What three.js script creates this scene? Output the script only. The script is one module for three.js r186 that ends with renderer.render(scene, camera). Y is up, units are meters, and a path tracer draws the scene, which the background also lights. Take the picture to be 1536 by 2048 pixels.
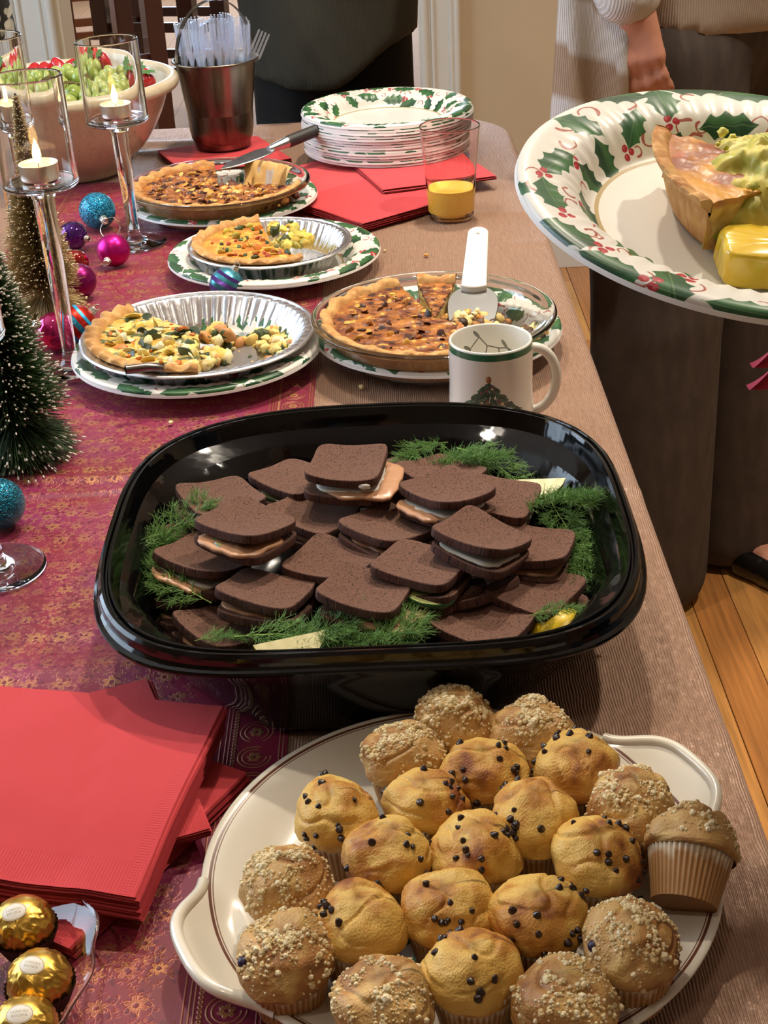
import * as THREE from 'three';
import { mergeGeometries, mergeVertices, toCreasedNormals } from 'three/addons/utils/BufferGeometryUtils.js';
import { RoundedBoxGeometry } from 'three/addons/geometries/RoundedBoxGeometry.js';
import { ImprovedNoise } from 'three/addons/math/ImprovedNoise.js';
import { RectAreaLightUniformsLib } from 'three/addons/lights/RectAreaLightUniformsLib.js';
RectAreaLightUniformsLib.init();

// ---------- camera, sky, exposure ----------
const TABLE = 0.74;                                   // height of the table top
const scene = new THREE.Scene();
const camera = new THREE.PerspectiveCamera(38.8966, 0.75, 0.05, 60);
camera.rotation.set(-0.49242, 0.01270, -0.05000, 'YXZ');
camera.position.set(0, 1.31, 0);
const renderer = new THREE.WebGLRenderer({ antialias: true });
renderer.toneMapping = THREE.LinearToneMapping;
renderer.toneMappingExposure = 0.46;
renderer.shadowMap.enabled = true;
scene.background = new THREE.Color().setRGB(5.2, 6.6, 8.6);   // bright overcast sky beyond the windows

// ---------- large lights: daylight entering by the windows ----------
function windowLight(x, y, z, w, h, look, color, intensity) {
  const l = new THREE.RectAreaLight(color, intensity, w, h);
  l.position.set(x, y, z); l.lookAt(...look); l.castShadow = true; scene.add(l); return l;
}
windowLight(-2.14, 1.675, -1.9, 1.9, 1.5, [0, 1.3, -1.9], new THREE.Color(0.72, 0.86, 1), 7.5);     // dining room window
windowLight(-2.15, 1.4, -6.4, 2.1, 1.7, [0, 0.8, -6.4], new THREE.Color(1, 0.9, 0.8), 5.5);         // next room
windowLight(-0.4, 1.5, -9.2, 2.1, 1.9, [-0.3, 1.2, 0], new THREE.Color(0.66, 0.82, 1), 14);        // garden door of the next room, straight ahead

// ---------- helpers ----------
const { PI, sin, cos, abs, min, max, sqrt, floor, pow, hypot, atan2, exp, sign, round } = Math;
const TAU = 2 * PI, RAD = PI / 180;
function rng(seed) { let s = seed | 0; return () => { s = (s + 0x6d2b79f5) | 0; let t = Math.imul(s ^ (s >>> 15), 1 | s); t = (t + Math.imul(t ^ (t >>> 7), 61 | t)) ^ t; return ((t ^ (t >>> 14)) >>> 0) / 4294967296; }; }
const perlin = new ImprovedNoise();
const N3 = (x, y, z = 0) => perlin.noise(x, y, z);
function fbm(x, y, z, o = 4) { let a = 1, s = 0, n = 0; for (let i = 0; i < o; i++) { s += a * N3(x, y, z + i * 7.3); n += a; a *= 0.5; x *= 2.03; y *= 2.03; z *= 2.03; } return s / n; }
const clamp = (x, a = 0, b = 1) => min(b, max(a, x)), lerp = (a, b, t) => a + (b - a) * t;
const step = (a, b, x) => { const t = clamp((x - a) / (b - a)); return t * t * (3 - 2 * t); };
const C = (hex) => { const c = new THREE.Color(hex); return [c.r, c.g, c.b]; };
const mixc = (a, b, t) => [lerp(a[0], b[0], t), lerp(a[1], b[1], t), lerp(a[2], b[2], t)];
const mulc = (a, k) => [a[0] * k, a[1] * k, a[2] * k];
const V = (x, y, z) => new THREE.Vector3(x, y, z);
const mat = (color, roughness = 0.6, o = {}) => new THREE.MeshPhysicalMaterial({ color, roughness, side: THREE.DoubleSide, ...o });
const vmat = (roughness = 0.6, o = {}) => mat('#ffffff', roughness, { vertexColors: true, ...o });
const names = {};
function numbered(n) { const k = names[n] = (names[n] ?? -1) + 1; return k ? n + '_' + String(k).padStart(3, '0') : n; }
function add(name, geo, material, parent = scene) {
  const m = new THREE.Mesh(geo, material); m.name = parent === scene ? numbered(name) : name;
  m.castShadow = m.receiveShadow = true; parent.add(m); return m;
}
function tag(o, label, category, group, kind) {
  if (label) o.userData.label = label; if (category) o.userData.category = category;
  if (group) o.userData.group = group; if (kind) o.userData.kind = kind; return o;
}
function thing(name, label, category, pos = [0, 0, 0], group) {
  const g = new THREE.Group(); g.name = numbered(name); g.position.set(...pos); scene.add(g); return tag(g, label, category, group);
}
const struct = (name, geo, m) => tag(add(name, geo, m), null, null, null, 'structure');
function copyOf(o, label, group) { const c = o.clone(); c.name = numbered(o.name.replace(/_\d{3}$/, '')); c.userData = { ...o.userData }; if (label) c.userData.label = label; if (group) c.userData.group = group; scene.add(c); return c; }
// parametric surface: f(u, v) -> [x, y, z]; wrap joins u = 1 to u = 0; col(u, v, p) -> linear rgb
function surf(nu, nv, f, o = {}) {
  const U = o.wrap ? nu : nu + 1, pos = [], uv = [], colr = [], idx = [];
  for (let j = 0; j <= nv; j++) for (let i = 0; i < U; i++) {
    const u = i / nu, v = j / nv, p = f(u, v); pos.push(...p);
    const t = o.uv ? o.uv(u, v, p) : [u, v]; uv.push(...t);
    if (o.col) colr.push(...o.col(u, v, p));
  }
  for (let j = 0; j < nv; j++) for (let i = 0; i < nu; i++) {
    const a = j * U + i, b = j * U + (i + 1) % U, c = a + U, d = b + U;
    if (o.flip) idx.push(a, b, c, b, d, c); else idx.push(a, c, b, b, c, d);
  }
  const g = new THREE.BufferGeometry();
  g.setAttribute('position', new THREE.Float32BufferAttribute(pos, 3)); g.setAttribute('uv', new THREE.Float32BufferAttribute(uv, 2));
  if (o.col) g.setAttribute('color', new THREE.Float32BufferAttribute(colr, 3));
  g.setIndex(idx); g.computeVertexNormals(); return g;
}
// polyline profile sampled with rounding; pts [[r, y], ...]
function profile(pts, n) { const c = new THREE.CatmullRomCurve3(pts.map(([r, y]) => V(r, y, 0)), false, 'centripetal'); return c.getPoints(n).map((p) => [max(p.x, 0.00001), p.y]); }
const lathe = (pts, seg = 64) => new THREE.LatheGeometry(pts.map(([r, y]) => new THREE.Vector2(r, y)), seg);
const box = (w, h, d, r = 0.002, s = 2) => new RoundedBoxGeometry(w, h, d, s, min(r, w / 2.01, h / 2.01, d / 2.01));
const at = (g, x, y, z, rx = 0, ry = 0, rz = 0) => g.applyMatrix4(new THREE.Matrix4().compose(V(x, y, z), new THREE.Quaternion().setFromEuler(new THREE.Euler(rx, ry, rz)), V(1, 1, 1)));
const tube = (pts, r, seg = 24, rs = 8, closed = false) => new THREE.TubeGeometry(new THREE.CatmullRomCurve3(pts.map((p) => V(...p)), closed), seg, r, rs, closed);
const merge = (list) => mergeGeometries(list.map((g) => { const q = g.index ? g.toNonIndexed() : g; for (const k of Object.keys(q.attributes)) if (!['position', 'normal', 'uv', 'color'].includes(k)) q.deleteAttribute(k); return q; }));
function paint(g, c) { const n = g.attributes.position.count, a = new Float32Array(n * 3); for (let i = 0; i < n; i++) { const q = typeof c === 'function' ? c(g.attributes.position.getX(i), g.attributes.position.getY(i), g.attributes.position.getZ(i)) : c; a.set(q, i * 3); } g.setAttribute('color', new THREE.BufferAttribute(a, 3)); return g; }
function canvas(w, h, draw, o = {}) {
  const c = document.createElement('canvas'); c.width = w; c.height = h; const x = c.getContext('2d'); draw(x, w, h);
  const t = new THREE.CanvasTexture(c); t.colorSpace = o.data ? THREE.NoColorSpace : THREE.SRGBColorSpace; t.wrapS = t.wrapT = THREE.RepeatWrapping; t.anisotropy = 8; return t;
}
function pixelMap(w, h, f, o = {}) {                   // f(i, j) -> [r, g, b] 0..255
  const d = new Uint8Array(w * h * 4);
  for (let j = 0; j < h; j++) for (let i = 0; i < w; i++) { const q = f(i, j), k = (j * w + i) * 4; if (q.length) { d[k] = clamp(q[0], 0, 255); d[k + 1] = clamp(q[1], 0, 255); d[k + 2] = clamp(q[2], 0, 255); } else d[k] = d[k + 1] = d[k + 2] = clamp(q, 0, 255); d[k + 3] = 255; }
  const t = new THREE.DataTexture(d, w, h); t.colorSpace = o.data ? THREE.NoColorSpace : THREE.SRGBColorSpace; t.wrapS = t.wrapT = THREE.RepeatWrapping; t.magFilter = THREE.LinearFilter; t.minFilter = THREE.LinearMipmapLinearFilter; t.generateMipmaps = true; t.needsUpdate = true; return t;
}


// ---------- the room ----------
const rw = rng(5);
const plankTones = ['#d09450', '#c88a48', '#d6a05c', '#c08042', '#dcaa66'].map((c, k) => {
  const base = C(c), t = pixelMap(64, 512, (i, j) => { const g = fbm(i * 0.16 + k * 9, j * 0.012, k, 4), s = pow(abs(fbm(i * 0.5, j * 0.02, k + 4, 2)), 0.7); const q = mulc([base[0], base[1], base[2]], 0.92 + g * 0.5 - s * 0.25); return q.map((v) => 255 * pow(clamp(v), 1 / 2.2)); });
  return mat('#ffffff', 0.32, { map: t, clearcoat: 0.35, clearcoatRoughness: 0.2 });
});
const floor_ = struct('floor', at(new THREE.BoxGeometry(5.2, 0.08, 11.6), 0.1, -0.052, -3.6), mat('#7a4a20', 0.6));
{ // oak strips: one mesh each where the camera sees the floor, laid along the table
  const W = 0.069, shapes = [0.42, 0.6, 0.78, 0.95, 1.2].map((l) => { const g = box(W - 0.0012, 0.014, l - 0.0015, 0.0012, 1); const p = g.attributes.position, u = g.attributes.uv; for (let i = 0; i < p.count; i++) u.setXY(i, p.getX(i) / W + 0.5, p.getZ(i) / 1.3 + 0.5); return g; });
  const rest = [];
  for (let c = 0; c < 75; c++) {
    const x = -2.45 + c * W; let z = -3.81 - rw() * 0.5;
    if (x < 0.15 || x > 1.6) continue;
    while (z < -0.7) { const k = floor(rw() * 5), l = [0.42, 0.6, 0.78, 0.95, 1.2][k]; const m = add('plank', shapes[k], plankTones[floor(rw() * 5)], floor_); m.position.set(x, -0.0055 + (rw() - 0.5) * 0.0004, z + l / 2); z += l; }
  }
  for (let c = 0; c < 75; c++) {                       // strips away from the view, joined
    const x = -2.45 + c * W; let z = -9.25 - rw() * 0.6;
    while (z < 2) { const l = 0.5 + rw() * 0.8; const inView = x >= 0.15 && x <= 1.6 && z + l / 2 > -4.0 && z < -0.5; if (!inView) rest.push(at(new THREE.BoxGeometry(W - 0.0012, 0.014, l - 0.0015), x, -0.0056, z + l / 2)); z += l; }
  }
  const paleOak = mat('#a67f5e', 0.75);
  tag(add('plank_field', merge(rest), paleOak, floor_), null, null, null, 'stuff');
}
const wallTex = pixelMap(256, 256, (i, j) => { const g = 128 + 40 * fbm(i * 0.11, j * 0.11, 2, 4) + 24 * fbm(i * 0.6, j * 0.6, 5, 2); return [g, g, g]; }, { data: true });
wallTex.repeat.set(6, 6);
const wallPaint = mat('#c6b294', 0.85, { bumpMap: wallTex, bumpScale: 0.0006 });
const trimPaint = mat('#d9d6cd', 0.4);
const WZ = -3.82;
struct('wall_back', merge([
  at(new THREE.BoxGeometry(2.5, 2.7, 0.12), 1.43, 1.35, WZ - 0.06), at(new THREE.BoxGeometry(1.5, 2.7, 0.12), -1.645, 1.35, WZ - 0.06), at(new THREE.BoxGeometry(1.12, 0.62, 0.12), -0.36, 2.39, WZ - 0.06)]), wallPaint);
struct('wall_right', at(new THREE.BoxGeometry(0.12, 2.7, 11.4), 2.7, 1.35, -3.6), wallPaint);
struct('wall_front', at(new THREE.BoxGeometry(5.2, 2.7, 0.12), 0.1, 1.35, 2.1), wallPaint);
struct('wall_far', merge([at(new THREE.BoxGeometry(1.0, 2.7, 0.12), -2.0, 1.35, -9.3), at(new THREE.BoxGeometry(2.0, 2.7, 0.12), 1.7, 1.35, -9.3), at(new THREE.BoxGeometry(2.2, 0.2, 0.12), -0.4, 2.6, -9.3), at(new THREE.BoxGeometry(2.2, 0.5, 0.12), -0.4, 0.25, -9.3)]), mat('#c9b59c', 0.9));
const ceiling_ = struct('ceiling', at(new THREE.BoxGeometry(5.2, 0.1, 11.6), 0.1, 2.75, -3.6), mat('#e6e0d4', 0.9));
{ // left wall with the opening of the window, z -2.9 .. -0.9, y 0.85 .. 2.25; next room's opening z -7.5 .. -5.3
  const b = (z0, z1, y0, y1) => at(new THREE.BoxGeometry(0.12, y1 - y0, z1 - z0), -2.28, (y0 + y1) / 2, (z0 + z1) / 2);
  const b2 = (z0, z1, y0, y1) => at(new THREE.BoxGeometry(0.12, y1 - y0, z1 - z0), -2.28, (y0 + y1) / 2, (z0 + z1) / 2);
  struct('wall_left', merge([b(-0.9, 2.1, 0, 2.7), b(-5.3, -2.9, 0, 2.7), b(-2.9, -0.9, 0, 0.85), b(-2.9, -0.9, 2.5, 2.7), b2(-9.3, -7.5, 0, 2.7), b2(-7.5, -5.3, 0, 0.5), b2(-7.5, -5.3, 2.3, 2.7)]), wallPaint);
  const win = (n, z0, z1, y0, y1) => {
    const w = tag(new THREE.Group(), null, null, null, 'structure'); w.name = n; scene.add(w);
    const zc = (z0 + z1) / 2, yc = (y0 + y1) / 2, L = z1 - z0, H = y1 - y0;
    add('window_frame', merge([at(box(0.1, 0.06, L), -2.27, y0 + 0.03, zc), at(box(0.1, 0.06, L), -2.27, y1 - 0.03, zc), at(box(0.1, H, 0.06), -2.27, yc, z0 + 0.03), at(box(0.1, H, 0.06), -2.27, yc, z1 - 0.03)]), trimPaint, w);
    add('mullion', at(box(0.05, H - 0.12, 0.05), -2.27, yc, zc), trimPaint, w);
    for (const s of [-1, 1]) add('pane', at(new THREE.BoxGeometry(0.004, H - 0.12, L / 2 - 0.085), -2.27, yc, zc + s * (L / 4 - 0.01)), mat('#ffffff', 0.02, { transmission: 1, thickness: 0 }), w);
    add('window_sill', at(box(0.16, 0.03, L + 0.1, 0.006), -2.18, y0 - 0.015, zc), trimPaint, w);
  };
  win('window_1', -2.9, -0.9, 0.85, 2.5); win('window_2', -7.5, -5.3, 0.5, 2.3);
  { const w = tag(new THREE.Group(), null, null, null, 'structure'); w.name = 'window_3'; scene.add(w); add('window_frame', merge([at(box(2.2, 0.06, 0.1), -0.4, 0.53, -9.3), at(box(2.2, 0.06, 0.1), -0.4, 2.47, -9.3), at(box(0.06, 2, 0.1), -1.47, 1.5, -9.3), at(box(0.06, 2, 0.1), 0.67, 1.5, -9.3)]), trimPaint, w); for (const s of [-1, 1]) add('pane', at(new THREE.BoxGeometry(1.04, 1.88, 0.004), -0.4 + s * 0.525, 1.5, -9.3), mat('#ffffff', 0.02, { transmission: 1, thickness: 0 }), w); add('mullion', at(box(0.05, 1.9, 0.05), -0.4, 1.5, -9.3), trimPaint, w); }
}
// door casing and jambs
function casing(n, x0, x1, outer) { // moulded board standing against the wall
  const w = x1 - x0, g = thing(n); g.userData = { kind: 'structure' };
  add('board', at(box(w, 2.12, 0.018, 0.004), (x0 + x1) / 2, 1.06, WZ + 0.009), trimPaint, g);
  for (const [t, r] of [[0.07, 0.012], [0.3, 0.006], [0.8, 0.008], [0.95, 0.009]]) add('bead', at(new THREE.CapsuleGeometry(r, 2.09, 4, 10), lerp(x0, x1, outer > 0 ? t : 1 - t), 1.06, WZ + 0.018), trimPaint, g);
  return g;
}
casing('trim_1', 0.108, 0.201, 1); casing('trim_2', -0.923, -0.816, -1);
struct('trim_3', merge([at(box(0.018, 2.08, 0.14), 0.112, 1.04, WZ - 0.06), at(box(0.018, 2.08, 0.14), -0.806, 1.04, WZ - 0.06), at(box(0.94, 0.02, 0.14), -0.35, 2.09, WZ - 0.06)]), mat('#d8c9ad', 0.5));
struct('trim_4', at(box(1.14, 0.1, 0.02), -0.358, 2.13, WZ + 0.01), trimPaint);
{ const bb = (n, x0, x1) => struct(n, merge([at(box(x1 - x0, 0.1, 0.016, 0.004), (x0 + x1) / 2, 0.05, WZ + 0.008), at(new THREE.CapsuleGeometry(0.006, x1 - x0 - 0.02, 3, 8), (x0 + x1) / 2, 0.1, WZ + 0.009, 0, 0, PI / 2)]), trimPaint);
  bb('baseboard_back', 0.205, 2.62); bb('baseboard_left', -2.2, -0.93); }
// recessed ceiling lights: the sharp warm light of the room
function downlight(x, z, cd, label) {
  const g = thing('ceiling_light', label, 'ceiling light', [x, 2.7, z], 'recessed ceiling lights');
  add('trim_ring', lathe([[0.05, -0.012], [0.075, -0.012], [0.08, -0.004], [0.08, 0], [0.05, 0]], 40), trimPaint, g);
  add('lens', lathe([[0.0001, -0.006], [0.05, -0.006]], 32), mat('#fff2dd', 0.5, { emissive: '#ffd9a0', emissiveIntensity: 30 }), g);
  const s = new THREE.SpotLight(new THREE.Color(1, 0.88, 0.73), cd, 0, 1.15, 0.6, 2); s.position.set(0, -0.02, 0); s.target.position.set(0, -1, 0); s.castShadow = true; s.shadow.radius = 2.2; g.add(s, s.target);
}
downlight(0.2, -2.15, 23, 'recessed ceiling light over the far end of the table');
downlight(-0.35, -1.45, 9.5, 'recessed ceiling light over the ornaments');
downlight(1.0, -1.55, 20, 'recessed ceiling light over the floor beside the table');
downlight(-0.6, 0.2, 2.5, 'recessed ceiling light behind the near end of the table');

// ---------- table, cloth, runner ----------
const TX0 = -0.78, TX1 = 0.206, TZ0 = -2.47, TZ1 = -0.28;
{
  const t = thing('dining_table', 'rectangular dining table hidden under the mauve cloth', 'table', [(TX0 + TX1) / 2, 0, (TZ0 + TZ1) / 2]);
  const wood = mat('#5a3620', 0.5), W = TX1 - TX0 - 0.02, L = TZ1 - TZ0 - 0.02;
  const s = new THREE.Shape(), r = 0.15; s.moveTo(-W / 2 + r, -L / 2); s.lineTo(W / 2 - r, -L / 2); s.absarc(W / 2 - r, -L / 2 + r, r, -PI / 2, 0); s.lineTo(W / 2, L / 2 - r); s.absarc(W / 2 - r, L / 2 - r, r, 0, PI / 2); s.lineTo(-W / 2 + r, L / 2); s.absarc(-W / 2 + r, L / 2 - r, r, PI / 2, PI); s.lineTo(-W / 2, -L / 2 + r); s.absarc(-W / 2 + r, -L / 2 + r, r, PI, 1.5 * PI);
  add('tabletop', at(new THREE.ExtrudeGeometry(s, { depth: 0.03, bevelEnabled: false }), 0, 0.733, 0, PI / 2), wood, t);
  for (const a of [-1, 1]) for (const b of [-1, 1]) add('leg', at(box(0.07, 0.7, 0.07, 0.01), a * (W / 2 - 0.14), 0.35, b * (L / 2 - 0.16)), wood, t);
}
// cloth: crinkled mauve fabric with bronze thread
const creases = [[-1.085, 0.012, 0.0045, 0.12, 0.25], [-0.63, 0.03, 0.004, 0.02, 0.25], [-1.9, 0.012, 0.0016, 0.0, 0.2], [-2.29, 0.02, 0.006, -0.5, -0.2], [-2.37, 0.016, 0.005, -0.6, -0.15], [-1.76, 0.012, 0.0014, 0.02, 0.2], [-0.75, 0.025, 0.0035, 0.1, 0.25]];
function clothRelief(x, z) { let h = 0; for (const [zc, s, a, x0, x1] of creases) { const d = z - zc - 0.025 * N3(x * 6, zc * 9, 2) - 0.06 * (x - x0); h += a * exp(-d * d / (s * s)) * step(x0 - 0.05, x0 + 0.05, x) * (1 - step(x1, x1 + 0.05, x)); } return h; }
const TILE = 0.3, mirror = (t) => { t.wrapS = t.wrapT = THREE.MirroredRepeatWrapping; return t; };
const threads = new Float32Array(1024 * 1024);
for (let j = 0; j < 1024; j++) for (let i = 0; i < 1024; i++) { const x = i * 0.293, z = j * 0.293, w = N3(x * 0.05, z * 0.03, 1.7) * 5 + N3(x * 0.2, z * 0.06, 5) * 1.6; threads[j * 1024 + i] = sin(x * 3.3 + w) * (0.62 + 0.5 * N3(x * 0.3, z * 0.12, 4)) + 0.5 * N3(x * 1.1, z * 0.5, 9); }
const clothBump = mirror(pixelMap(1024, 1024, (i, j) => 128 + 80 * threads[j * 1024 + i], { data: true }));
const clothMap = mirror(pixelMap(1024, 1024, (i, j) => { const t = threads[j * 1024 + i], g = N3(i * 0.7, j * 0.09, 3); let c = mixc([150, 118, 100], [180, 145, 121], clamp(0.5 + 0.5 * t)); c = mixc(c, [216, 180, 142], step(0.2, 0.62, g) * 0.55 * clamp(0.6 + t)); return c; }));
{
  const r = 0.15, out = (u) => { // point on the rounded outline and its normal, u 0..1
    const w = TX1 - TX0, l = TZ1 - TZ0, segs = [w - 2 * r, PI * r / 2, l - 2 * r, PI * r / 2, w - 2 * r, PI * r / 2, l - 2 * r, PI * r / 2]; let s = u * segs.reduce((a, b) => a + b), k = 0;
    while (s > segs[k] && k < 7) s -= segs[k++];
    const cx = [TX0 + r, TX1 - r, TX1, TX1 - r, TX1 - r, TX0 + r, TX0, TX0 + r][k], cz = [TZ0, TZ0 + r, TZ0 + r, TZ1 - r, TZ1, TZ1 - r, TZ1 - r, TZ0 + r][k];
    if (k % 2) { const a = [0, -PI / 2, 0, 0, 0, PI / 2, 0, PI][k] + s / r; return [cx + r * cos(a), cz + r * sin(a), cos(a), sin(a)]; }
    return k === 0 ? [cx + s, cz, 0, -1] : k === 2 ? [cx, cz + s, 1, 0] : k === 4 ? [cx - s, cz, 0, 1] : [cx, cz - s, -1, 0];
  };
  const cx = (TX0 + TX1) / 2, top = 60, e = 0.012, rows = 86;
  const g = surf(1500, rows, (u, v) => {
    const [x, z, nx, nz] = out(u % 1), k = round(v * rows);
    if (k <= top) { const t = k / top, mz = clamp(z, TZ0 + 0.5, TZ1 - 0.5); const qx = lerp(cx, x - nx * e, t), qz = lerp(mz, z - nz * e, t); return [qx, TABLE + clothRelief(qx, qz), qz]; }
    if (k <= top + 6) { const a = (k - top) / 6 * PI / 2; const cr = clothRelief(x, z) * cos(a); return [x - nx * e + nx * e * sin(a), TABLE - e + e * cos(a) + cr, z - nz * e + nz * e * sin(a)]; }
    const d = (k - top - 6) / (rows - top - 6), s = u * 6.1, f = d * (0.022 * sin(s * 15) + 0.014 * sin(s * 27 + 1)) + d * 0.012;
    return [x + nx * f, TABLE - e - d * 0.27, z + nz * f];
  }, { uv: (u, v, p) => [p[0] / TILE, p[2] / TILE] });
  tag(add('tablecloth', g, mat('#ffffff', 0.42, { map: clothMap, bumpMap: clothBump, bumpScale: 0.0016, metalness: 0.15, sheen: 0.5, sheenColor: new THREE.Color(0.5, 0.5, 0.62), sheenRoughness: 0.35 })), 'mauve brown crinkled tablecloth with bronze thread', 'tablecloth');
}
// runner: shot magenta brocade with gold flowers and a figured border
const RX0 = -0.495, RX1 = -0.079, RZ0 = -2.13, RZ1 = -0.3, RW = RX1 - RX0, RL = 0.832;
const runnerArt = (gold) => (x, w, h) => {
  const r = rng(77);
  if (gold) { x.fillStyle = '#000'; x.fillRect(0, 0, w, h); } else {
    const im = x.createImageData(w, h);
    for (let j = 0; j < h; j++) for (let i = 0; i < w; i++) {
      const a = j / h * TAU, n = fbm(i * 0.006, cos(a) * 2.4, sin(a) * 2.4 + 3, 3), t = clamp(0.5 + n * 1.3), th = (i + j) % 2 ? 0.94 : 1.04, q = mixc([134, 36, 48], [136, 40, 84], t), k = (j * w + i) * 4, y = 1 + 0.1 * N3(i * 0.5, j * 0.07, 1);
      im.data[k] = q[0] * th * y; im.data[k + 1] = q[1] * th * y; im.data[k + 2] = q[2] * th * y; im.data[k + 3] = 255;
    } x.putImageData(im, 0, 0);
  }
  const G = gold ? '#ffffff' : '#bd9856', D = gold ? '#000000' : '#6d1230', S = w / 1024; x.lineCap = 'round';
  const flower = (cx, cy, s, a) => { x.save(); x.translate(cx, cy); x.rotate(a); x.scale(s, s);
    for (let k = 0; k < 6; k++) { x.save(); x.rotate(k * PI / 3); x.strokeStyle = G; x.lineWidth = 1.5; x.beginPath(); x.ellipse(11, 0, 8, 4.6, 0, 0, TAU); x.stroke(); for (let q = -1; q <= 1; q++) { x.beginPath(); x.moveTo(4, q); x.lineTo(17, q * 3.4); x.stroke(); } x.restore(); }
    x.fillStyle = D; x.beginPath(); x.arc(0, 0, 5, 0, TAU); x.fill(); x.restore(); };
  const sprig = (cx, cy, s, a) => { x.save(); x.translate(cx, cy); x.rotate(a); x.scale(s, s); x.strokeStyle = G; x.lineWidth = 1.3; x.beginPath(); x.moveTo(-16, 6); x.bezierCurveTo(-6, -10, 6, 10, 16, -5); x.stroke(); for (const [px, py, q] of [[-9, -3, -1], [0, 4, 1], [9, -2, -1]]) { x.beginPath(); x.arc(px, py + 3 * q, 3.6, 0, 4.4); x.stroke(); } x.restore(); };
  const edge = 900 * S;
  for (let row = 0; row < 40; row++) for (let c = 0; c < 20; c++) {
    const cx = (c + (row % 2) * 0.5 + 0.3 + (r() - 0.5) * 0.3) * 47 * S, cy = (row + 0.5 + (r() - 0.5) * 0.3) * h / 40; if (cx > edge - 14 * S) continue;
    x.globalAlpha = 0.55 + 0.45 * r(); flower(cx, cy, S * (0.62 + 0.3 * r()), r() * 6); for (let q = 0; q < 6; q++) sprig(cx + (16 + r() * 12) * S * cos(q * 1.05 + row), cy + (18 + r() * 12) * S * sin(q * 1.05 + row), S * (0.5 + 0.35 * r()), r() * 6); x.globalAlpha = 1;
    x.fillStyle = D; for (let q = 0; q < 4; q++) { x.beginPath(); x.ellipse(cx + (r() - 0.5) * 50 * S, cy + (r() - 0.5) * 50 * S, 4.4 * S, 3 * S, r() * 3, 0, TAU); x.fill(); }
  }
  for (const side of [0, 1]) { const X = (q) => side ? w - q : q; // border: double rules and linked medallions
    if (!gold) { x.fillStyle = 'rgba(112,24,44,0.55)'; x.fillRect(side ? w - 104 * S : 0, 0, 104 * S, h); }
    x.strokeStyle = G; for (const q of [6, 12, 92, 98, 106]) { x.lineWidth = 2 * S; x.globalAlpha = 0.7; x.beginPath(); x.moveTo(X(q * S), 0); x.lineTo(X(q * S), h); x.stroke(); x.globalAlpha = 1; }
    for (let k = 0; k < 32; k++) { const cy = (k + 0.5) * h / 32, cx = X(50 * S); x.lineWidth = 1.8 * S; for (const rr of [26, 19, 8]) { x.beginPath(); x.arc(cx, cy, rr * S, k % 2 ? 0 : 2, k % 2 ? 5 : 7.4); x.stroke(); } flower(cx, cy, S * 0.62, k); for (let q = 0; q < 8; q++) { x.beginPath(); x.arc(X(84 * S), cy + (q - 4) * h / 256, 2.6 * S, 0, TAU); x.stroke(); } }
  }
};
{
  const map = canvas(1024, 2048, runnerArt(false)), met = canvas(1024, 2048, runnerArt(true), { data: true });
  const ridge = (x, z) => { let y = 0; for (const [zc, s, a, k] of [[-1.148, 0.006, 0.0035, 0.03], [-1.118, 0.005, 0.003, -0.06], [-0.85, 0.012, 0.0022, 0.02], [-1.86, 0.008, 0.002, 0], [-1.71, 0.012, 0.003, 0.05]]) { const d = z - zc - k * (x + 0.3) - 0.006 * N3(x * 9, zc, 3); y += a * exp(-d * d / (s * s)); } return y + 0.0006 * N3(x * 12, z * 9, 2); };
  const g = surf(60, 700, (u, v) => { const x = lerp(RX0, RX1, u), z = lerp(RZ0, RZ1, v); return [x, TABLE + 0.0012 + max(0, ridge(x, z)), z]; }, { uv: (u, v, p) => [(p[0] - RX0) / RW, -(p[2] - RZ0) / RL] });
  tag(add('table_runner', g, mat('#ffffff', 0.42, { map, metalnessMap: met, metalness: 0.75, bumpMap: met, bumpScale: 0.0004, sheen: 0.6, sheenColor: new THREE.Color(0.5, 0.12, 0.35), sheenRoughness: 0.4 })), 'magenta brocade table runner woven with gold flowers and border', 'table runner');
}


// ---------- holly paper plates ----------
function leafPath(x, L, W) { x.beginPath(); x.moveTo(-L / 2, 0); for (const s of [1, -1]) { const n = 4; for (let k = 0; k < n; k++) { const t0 = s > 0 ? k / n : 1 - k / n, t1 = s > 0 ? (k + 1) / n : 1 - (k + 1) / n, tm = (t0 + t1) / 2, wf = (t) => W * pow(sin(PI * clamp(t, 0.02, 0.98)), 0.6); x.quadraticCurveTo(-L / 2 + L * tm, s * wf(tm) * 0.42, -L / 2 + L * t1, k === n - 1 ? 0 : s * wf(t1)); } } x.closePath(); }
function hollyLeaf(x, cx, cy, L, a, dark) {
  x.save(); x.translate(cx, cy); x.rotate(a); leafPath(x, L, L * 0.3);
  x.fillStyle = dark; x.fill(); x.save(); x.clip(); x.fillStyle = 'rgba(70,120,62,0.55)'; x.beginPath(); x.ellipse(-L * 0.05, -L * 0.13, L * 0.42, L * 0.1, 0, 0, TAU); x.fill(); x.restore();
  x.strokeStyle = 'rgba(120,150,90,0.6)'; x.lineWidth = max(1, L * 0.02); x.beginPath(); x.moveTo(-L * 0.55, 0); x.lineTo(L * 0.45, 0); x.stroke(); x.restore();
}
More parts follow.
